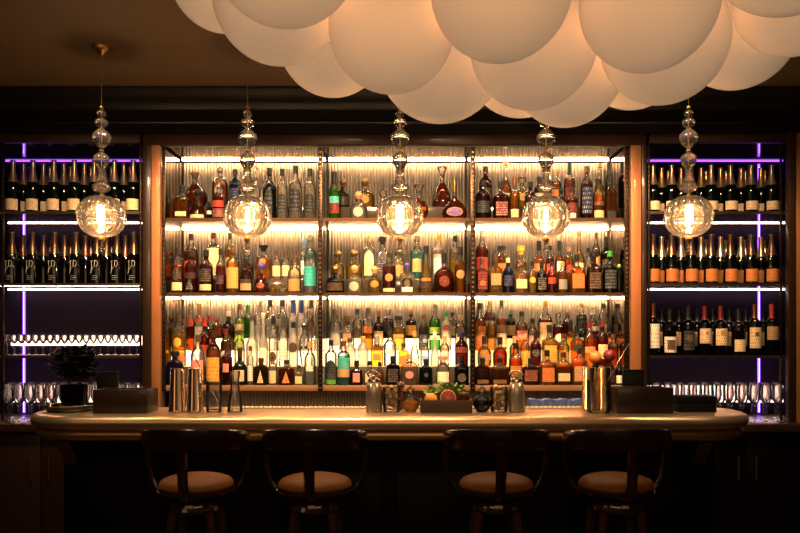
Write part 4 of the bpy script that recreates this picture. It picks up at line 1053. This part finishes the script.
# glasses filled with tan sugar cubes
def sugar_glass(px, label):
    t,R,H = tumbler(px,18,387,label,name='sugar_glass')
    g = G(); rnd = random.Random(int(px))
    for i in range(46):
        a = rnd.uniform(0,2*PI); rr = (R-.012)*math.sqrt(rnd.random()); z = .018+(H*1.02-.018)*rnd.random(); s = rnd.uniform(.006,.009)
        M = Matrix.Translation((rr*math.cos(a),rr*math.sin(a),z)) @ Matrix.Rotation(rnd.uniform(0,3),4,Vector((rnd.random(),rnd.random(),rnd.random()+.1)).normalized())
        g.box(-s,s,-s,s,-s,s,.0015,M=M)
    o = g.build('sugar_cubes', pbr('raw_sugar',(.78,.50,.20),.7), t); o['kind'] = 'stuff'
sugar_glass(391.5,'rocks glass heaped with small tan pieces left of the orange flask'); sugar_glass(499,'rocks glass heaped with small tan pieces right of the dark flask')
def flask(px, liq, label):
    t = thing('round_flask', label, 'flask', on_counter(px)); q = dc/F; R = 9.0*q
    body = [(R*.55,0)]+[(R*math.sin(a),R*.92-R*math.cos(a)) for a in [math.radians(x) for x in (38,55,75,90,110,130,148,160)]]
    H = body[-1][1]
    G().lathe([(0,0)]+body+[(R*.30,H+.010),(R*.32,H+.016),(0,H+.016)],28,mz=lambda z: 0 if z < R*1.28 else 1).build('glass_body', [glass('bitters_'+liq, *( ((1,.6,.2),(.95,.42,.08)) if liq=='orange' else ((.04,.03,.025),(.012,.01,.009)) ), .7), STEM], t)
    G().lathe([(0,H+.0162),(R*.22,H+.0162),(R*.40,H+.024),(R*.42,H+.030),(R*.20,H+.040),(R*.08,H+.052),(0,H+.056)],16).build('stopper', STEM, t)
flask(410.5,'orange','round glass flask of orange liquid with glass stopper'); flask(482,'black','round glass flask of black liquid with glass stopper')
t = thing('muddler', 'dark red round-headed muddler standing behind the orange flask', 'muddler', on_counter(400.5,3.9))
G().lathe([(0,0),(.012,0),(.012,.10),(.010,.115),(0,.115)],12).build('shaft', pbr('muddler_wood',(.12,.03,.015),.3,coat=.5), t)
G().ball((0,0,.13),.022,18,12).build('head', pbr('muddler_wood',(.12,.03,.015),.3,coat=.5), t)
# garnish tray
t = thing('garnish_box', 'dark wooden garnish box holding citrus and mint at bar centre', 'box', on_counter(446,3.78))
wB = 25.5*3.78/F; hB = cz(399.5,3.78); bx = pbr('box_wood',(.055,.022,.010),.4,noise=(8,(.09,.04,.018),(1,6,6)))
dB = .10
G().box(-wB,wB,-.045,-.039,0,hB,.001).build('front_board', bx, t); G().box(-wB,wB,dB-.006,dB,0,hB,.001).build('back_board', bx, t)
G().box(-wB,-wB+.006,-.0389,dB-.0061,0,hB,.001).build('end_board', bx, t); G().box(wB-.006,wB,-.0389,dB-.0061,0,hB,.001).build('end_board', bx, t)
G().box(-wB+.0061,wB-.0061,-.0389,dB-.0061,.002,.03).build('base_board', bx, t)
yb_ = 3.80; zin = zc0+.0305
g = tag(G().ball((0,0,.034),.034,22,16,(1,1,.99)).build('lemon', pbr('lemon_peel',(.75,.40,.04),.45,noise=(60,(.7,.34,.03),(1,1,1)),bump=.3), None, (X(431,yb_),yb_+.005,zc0+.0305)), 'whole orange-yellow citrus fruit in the garnish box, left of grapefruit', 'citrus')
# grapefruit half facing the camera
t = thing('grapefruit_half', 'cut grapefruit half with red flesh facing out of garnish box', 'citrus', (X(448,3.79),3.79,zc0+.0305))
Mf = Matrix.Translation((0,0,.043)) @ Matrix.Rotation(PI/2,4,'X')
G().lathe([(0,-.030),(.020,-.026),(.034,-.012),(.041,.0),(.040,.003),(.036,.0035)],30,M=Mf).build('peel', pbr('grapefruit_peel',(.75,.42,.22),.5), t)
G().lathe([(0,.0015),(.0362,.0015),(.0362,.0036),(.034,.0045),(0,.0050)],30,M=Mf).build('flesh', pbr('grapefruit_flesh',(.42,.035,.018),.3), t)
rg = G()
for k in range(10):
    a = k*2*PI/10; rg.box(.003,.033,-.0007,.0007,.0048,.0062,M=Mf @ Matrix.Rotation(a,4,'Z'))
rg.build('membrane', pbr('pith',(.75,.5,.35),.6), t)
def leafy(name, label, cat, base, spots, mat, ll=.034, stems=True):
    t = thing(name, label, cat, base); rnd = random.Random(3); g = G(); st = G()
    for (sx_,sy_,sz_,n) in spots:
        if stems: st.tube([(sx_*.4,sy_*.4,0),(sx_*.7,sy_*.7,sz_*.55),(sx_,sy_,sz_)],.0015,5)
        for i in range(n):
            a = rnd.uniform(0,2*PI); e = rnd.uniform(-.4,.9); l = ll*rnd.uniform(.7,1.15); w = l*.34
            o = Vector((sx_+rnd.uniform(-.014,.014),sy_+rnd.uniform(-.012,.012),sz_+rnd.uniform(-.018,.010)))
            dr = Vector((math.cos(a)*math.cos(e),math.sin(a)*math.cos(e),math.sin(e))); sd = dr.cross(Vector((0,0,1))).normalized(); up = sd.cross(dr)
            pts = [o, o+dr*l*.3+sd*w*.8, o+dr*l*.3+up*w*.25, o+dr*l*.3-sd*w*.8, o+dr*l*.65+sd*w*.75, o+dr*l*.65+up*w*.2, o+dr*l*.65-sd*w*.75, o+dr*l]
            g.add(pts,[(0,1,2),(0,2,3),(1,4,5,2),(2,5,6,3),(4,7,5),(5,7,6)])
    if stems: st.build('stem', mat, t)
    g.build('leaf_cluster', mat, t); return t
mint = pbr('mint_green',(.20,.34,.05),.5,sheen=.2)
q = 3.85/F
leafy('mint_bunch','bushy bunch of green mint rising behind the cut grapefruit','herbs',(X(446,3.845),3.845,zc0+.0305),
      [(-16*q,.0,.065,14),(-9*q,0,.085,14),(-2*q,.004,.095,16),(5*q,.0,.090,14),(12*q,.004,.080,12),(-5*q,-.008,.075,10),(8*q,-.008,.07,10)],mint,.046)
t = thing('garnish_jar','small lidded glass jar of dark cherries in garnish box end','jar',(X(464,3.79),3.79,zc0+.0305))
G().lathe([(0,0),(.026,0),(.029,.004),(.029,.045),(.024,.055),(0,.055)],22).build('glass_body', gmat('dark amber'), t)
G().lathe([(0,.0552),(.025,.0552),(.026,.060),(.026,.066),(.022,.069),(0,.069)],22).build('lid', pbr('jar_lid',(.22,.12,.05),.4,.7), t)
leafy('herb_sprig','pale dried flower sprig at right end of garnish box','herbs',(X(462,3.85),3.85,zc0+.0305),[(0,0,.085,12),(5*q,0,.075,8)],pbr('dried_sage',(.30,.26,.14),.7),.026)
# right-hand mixing glasses
amb_tin = pbr('amber_reflecting_tin', (.72,.50,.24), .2, 1.0)  # tin metal coloured gold to stand in for amber reflections
for px, lab in ((589,'left of two upturned amber-tinted mixing tins behind a glass, near right caddy'),(604.2,'right of two upturned amber-tinted mixing tins behind a glass, near right caddy')):
    t = thing('mixing_tin', lab, 'shaker', (X(px,3.88),3.88,zc0), 'amber-tinted mixing tins'); q = 3.88/F; H = cz(367.5,3.88)
    G().lathe([(0,.0),(7.2*q,0),(7.5*q,.003),(7.2*q,.006),(6.3*q,H-.004),(5.9*q,H),(0,H)],32).build('tin_body', amb_tin, t)
    G().lathe([(7.2*q,.0),(7.6*q,.002),(7.6*q,.006),(7.2*q,.008)],32).build('rolled_rim', amb_tin, t)
tumbler(598.5,24,380,'wide clear mixing glass with bar spoon before two amber-tinted tins',3.76,'mixing_glass')
bar_spoon(630,342,592,408,3.765,3.755,'long steel bar spoon leaning out of the wide mixing glass')
# caddies, menu holders, tray and bouquet
cad = pbr('caddy_wood',(.026,.009,.006),.4,noise=(6,(.04,.015,.009),(1,5,5)),coat=.2)
def caddy(p0, p1, y0, d, dep, label):
    t = thing('caddy_box', label, 'box', (X((p0+p1)/2,d),d,zc0)); hw = (p1-p0)/2*d/F; H = cz(y0,d)
    G().box(-hw,hw,-.004,.004,0,H,.002).build('front_board', cad, t); G().box(-hw,hw,dep-.004,dep+.004,0,H,.002).build('back_board', cad, t)
    for s_ in (-1,1): G().box(s_*(hw-.004)-.004,s_*(hw-.004)+.004,.0042,dep-.0042,0,H,.002).build('end_board', cad, t)
    G().box(-hw+.0085,hw-.0085,.0045,dep-.0045,.002,.012).build('base_board', cad, t)
    G().box(-hw+.012,hw-.012,.01,dep-.01,.0125,H*.8,.003).build('inner_stack', pbr('black_paper',(.02,.016,.014),.8), t)
caddy(93,147.5,389.5,3.72,.16,'dark wooden caddy box near the left end of counter'); caddy(618,673,388,3.72,.16,'dark wooden caddy box near the right end of counter')
def holder(p0,p1,y0,y1,d,label):
    t = thing('menu_holder', label, 'menu holder', (X((p0+p1)/2,d),d,zc0)); hw = (p1-p0)/2*d/F; H = cz(y0,d)
    G().box(-hw,hw,-.012,.012,.012,H,.003).build('black_panel', MATTBLK, t)
    G().box(-hw*1.1,hw*1.1,-.03,.03,0,.0118,.003).build('stand_base', MATTBLK, t)
    G().box(-hw,hw,-.0135,-.0122,H-.004,H-.001).build('edge_strip', IRON, t)
holder(97,118.5,371.5,392,4.0,'upright black menu holder standing behind the left wooden caddy'); holder(622.5,643.5,369.5,390,3.945,'upright black menu holder standing behind the right wooden caddy')
t = thing('black_tray_box','low black lidded box at the right end of counter','box',on_counter(697,3.78)); hw = 19*3.78/F; H = cz(396,3.78)
G().box(-hw,hw,-.01,.10,0,H*.62,.004).build('box_base', MATTBLK, t); G().box(-hw-.002,hw+.002,-.012,.102,H*.62+.0005,H,.005).build('lid', MATTBLK, t)
t = thing('serving_tray','round black lacquer tray with raised rim at left counter end','tray',(X(70.5,3.86),3.86,zc0)); R = 24*3.86/F
G().lathe([(0,0),(R*.88,0),(R*.97,.010),(R,.030),(R*.97,.031),(R*.92,.013),(R*.86,.006),(0,.006)],44).build('tray_dish', pbr('tray_lacquer',(.012,.009,.008),.14,coat=.6), t)
G().tube([(R*.985*math.cos(a),R*.985*math.sin(a),.031) for a in [2*PI*i/44 for i in range(44)]],.004,8,closed=True).build('rim', STEEL, t)
t = thing('crystal_vase','cut black glass vase standing on the round tray','vase',(X(74,3.86),3.86,zc0+.0068)); R = 12.5*3.86/F; H = .130
G().lathe([(0,0),(R*.86,0),(R*.9,.006),(R*.88,.02),(R*.96,H*.6),(R,H),(R-.006,H),(R*.8,.016),(0,.016)],24,flute=(.05,12)).build('vase_wall', glass('black_crystal',(.10,.085,.07),(.02,.016,.013),.5,refr=.5), t)
dk = pbr('near_black_leaves',(.010,.008,.006),.7)
q = 3.86/F
leafy('dark_bouquet','bushy near-black flower bouquet silhouetted in the vase','plant',(X(74,3.86),3.86,zc0+.024),
   [(xx*q,random.uniform(-.02,.02),zz*1.13+.012,42) for xx,zz in ((-16,.215),(-8,.235),(0,.24),(8,.235),(16,.225),(-14,.17),(-5,.18),(5,.18),(14,.175),(17,.165),(-8,.135),(6,.13),(14,.14),(0,.20),(10,.205),(-3,.14))],dk,.050)
# blue folded bar towel on the back counter
def towel():
    t = thing('bar_towel','folded blue patterned bar towel on back counter under right bay','towel',(X(556,4.5),4.5,1.0006))
    g = G(); nx, nz = 44, 10; v=[]; f=[]
    hw = 27*4.5/F
    for k, yy in enumerate((-.03,.07)):
        for j in range(nz+1):
            for i in range(nx+1):
                x = -hw+2*hw*i/nx; z = .088*j/nz; b = .004*math.sin(i*.9+j*.4)+.003*math.sin(i*2.1)
                v.append((x, yy+(b if k == 0 else -b), z+(.004*math.sin(i*.5) if j == nz else 0)))
    W_ = nx+1; o = (nz+1)*W_
    for k in (0,1):
        for j in range(nz):
            for i in range(nx): a = k*o+j*W_+i; f.append((a,a+1,a+W_+1,a+W_))
    for i in range(nx):
        a = nz*W_+i; f.append((a,a+1,o+a+1,o+a)); a = i; f.append((a,a+1,o+a+1,o+a))
    for j in range(nz):
        a = j*W_; f.append((a,a+W_,o+a+W_,o+a)); a = j*W_+nx; f.append((a,a+W_,o+a+W_,o+a))
    g.add(v,f).build('cloth', pbr('blue_cotton',(.035,.06,.20),.8,noise=(55,(.16,.20,.40),(1,1,1))), t)
towel()

# ------------------------------------------------------------------ light
def light(kind, name, loc, energy, col, **kw):
    l = bpy.data.lights.new(name, kind); l.energy = energy; l.color = col
    for k, v in kw.items(): setattr(l, k, v)
    o = bpy.data.objects.new(name, l); C.objects.link(o); o.location = loc
    return o
for px in (101.5,247.5,400,546,688.5):
    d = 3.85; light('POINT','pendant_light',(X(px,d),d-.0,Z(228,d)),6.5,(1,.70,.40),shadow_soft_size=.008)
for x, e in ((X(155.5,4.3),7),(X(636,4.3),7),(X(799,4.3),5)):     # unseen spots added to brighten the lit pilasters
    o = light('SPOT','pilaster_fill_spot',(x,4.22,CEIL-.03),e*3,(1,.62,.30),spot_size=math.radians(26),spot_blend=.6,shadow_soft_size=.03)
    o.rotation_euler = (Vector((x,4.575,1.9))-Vector(o.location)).to_track_quat('-Z','Y').to_euler()
w = bpy.data.worlds.new('World'); bpy.context.scene.world = w; w.use_nodes = True
w.node_tree.nodes['Background'].inputs[0].default_value = (.02,.013,.008,1); w.node_tree.nodes['Background'].inputs[1].default_value = .5
for px, e in ((60,16),(175,13),(320,16),(470,16),(620,13),(735,16)):      # unseen ceiling spots added to light the shelves from the front
    x = X(px,3.7); e = e*(.42 if px in (60,735) else 1.); o = light('SPOT','shelf_fill_spot',(x,3.55,CEIL-.03),e*7,(1,.70,.40),spot_size=math.radians(80),spot_blend=.8,shadow_soft_size=.06)
    o.rotation_euler = (Vector((X(px,4.7),4.75,1.45))-Vector(o.location)).to_track_quat('-Z','Y').to_euler()
for px in (20,175,324,473,617,770):                        # unseen spots added overhead to brighten the bar top
    x = X(px,3.78); o = light('SPOT','bar_fill_spot',(min(max(x,-1.7),1.6),3.38,CEIL-.02),44,(1,.76,.48),spot_size=math.radians(34),spot_blend=.9,shadow_soft_size=.04)
o = light('AREA','front_fill',(0,.3,2.1),9,(1,.62,.32),shape='RECTANGLE',size=3.2,size_y=.6); o.rotation_euler = (Vector((0,3.6,1.0))-Vector((0,.3,2.1))).to_track_quat('-Z','Y').to_euler()  # unseen area light added in front to lift the bar edge
for x in (-2.2,2.25):                                    # two unseen side spots added to brighten things at mid-counter
    o = light('SPOT','counter_fill_spot',(x,2.4,2.75),75,(1,.72,.44),spot_size=math.radians(26),spot_blend=.8,shadow_soft_size=.05)
    o.rotation_euler = (Vector((.10,3.8,1.16))-Vector(o.location)).to_track_quat('-Z','Y').to_euler()
light('POINT','room_fill',(-2.2,1.6,2.2),5,(1,.62,.32),shadow_soft_size=.4)  # unseen soft fill added to lift the room

# ------------------------------------------------------------------ camera
cam = bpy.data.cameras.new('camera'); co = bpy.data.objects.new('camera', cam); C.objects.link(co)
co.location = (0,0,CH); co.rotation_euler = (PI/2,0,0)
cam.sensor_width = 36; cam.lens = F/800*36; cam.shift_y = (HY-266.5)/800; cam.clip_start = .05
sc = bpy.context.scene; sc.camera = co
sc.view_settings.view_transform = 'Standard'; sc.view_settings.look = 'None'; sc.view_settings.exposure = 1.05
vs = sc.view_settings; vs.use_curve_mapping = True          # a gentle contrast curve
cv = vs.curve_mapping.curves[3]
cv.points.new(.22,.165); cv.points.new(.68,.745); vs.curve_mapping.update()
cy = sc.cycles
cy.use_denoising = True; cy.caustics_refractive = False; cy.caustics_reflective = False
cy.max_bounces = 14; cy.transparent_max_bounces = 24; cy.transmission_bounces = 12; cy.glossy_bounces = 4; cy.diffuse_bounces = 3
cy.sample_clamp_indirect = 6.0
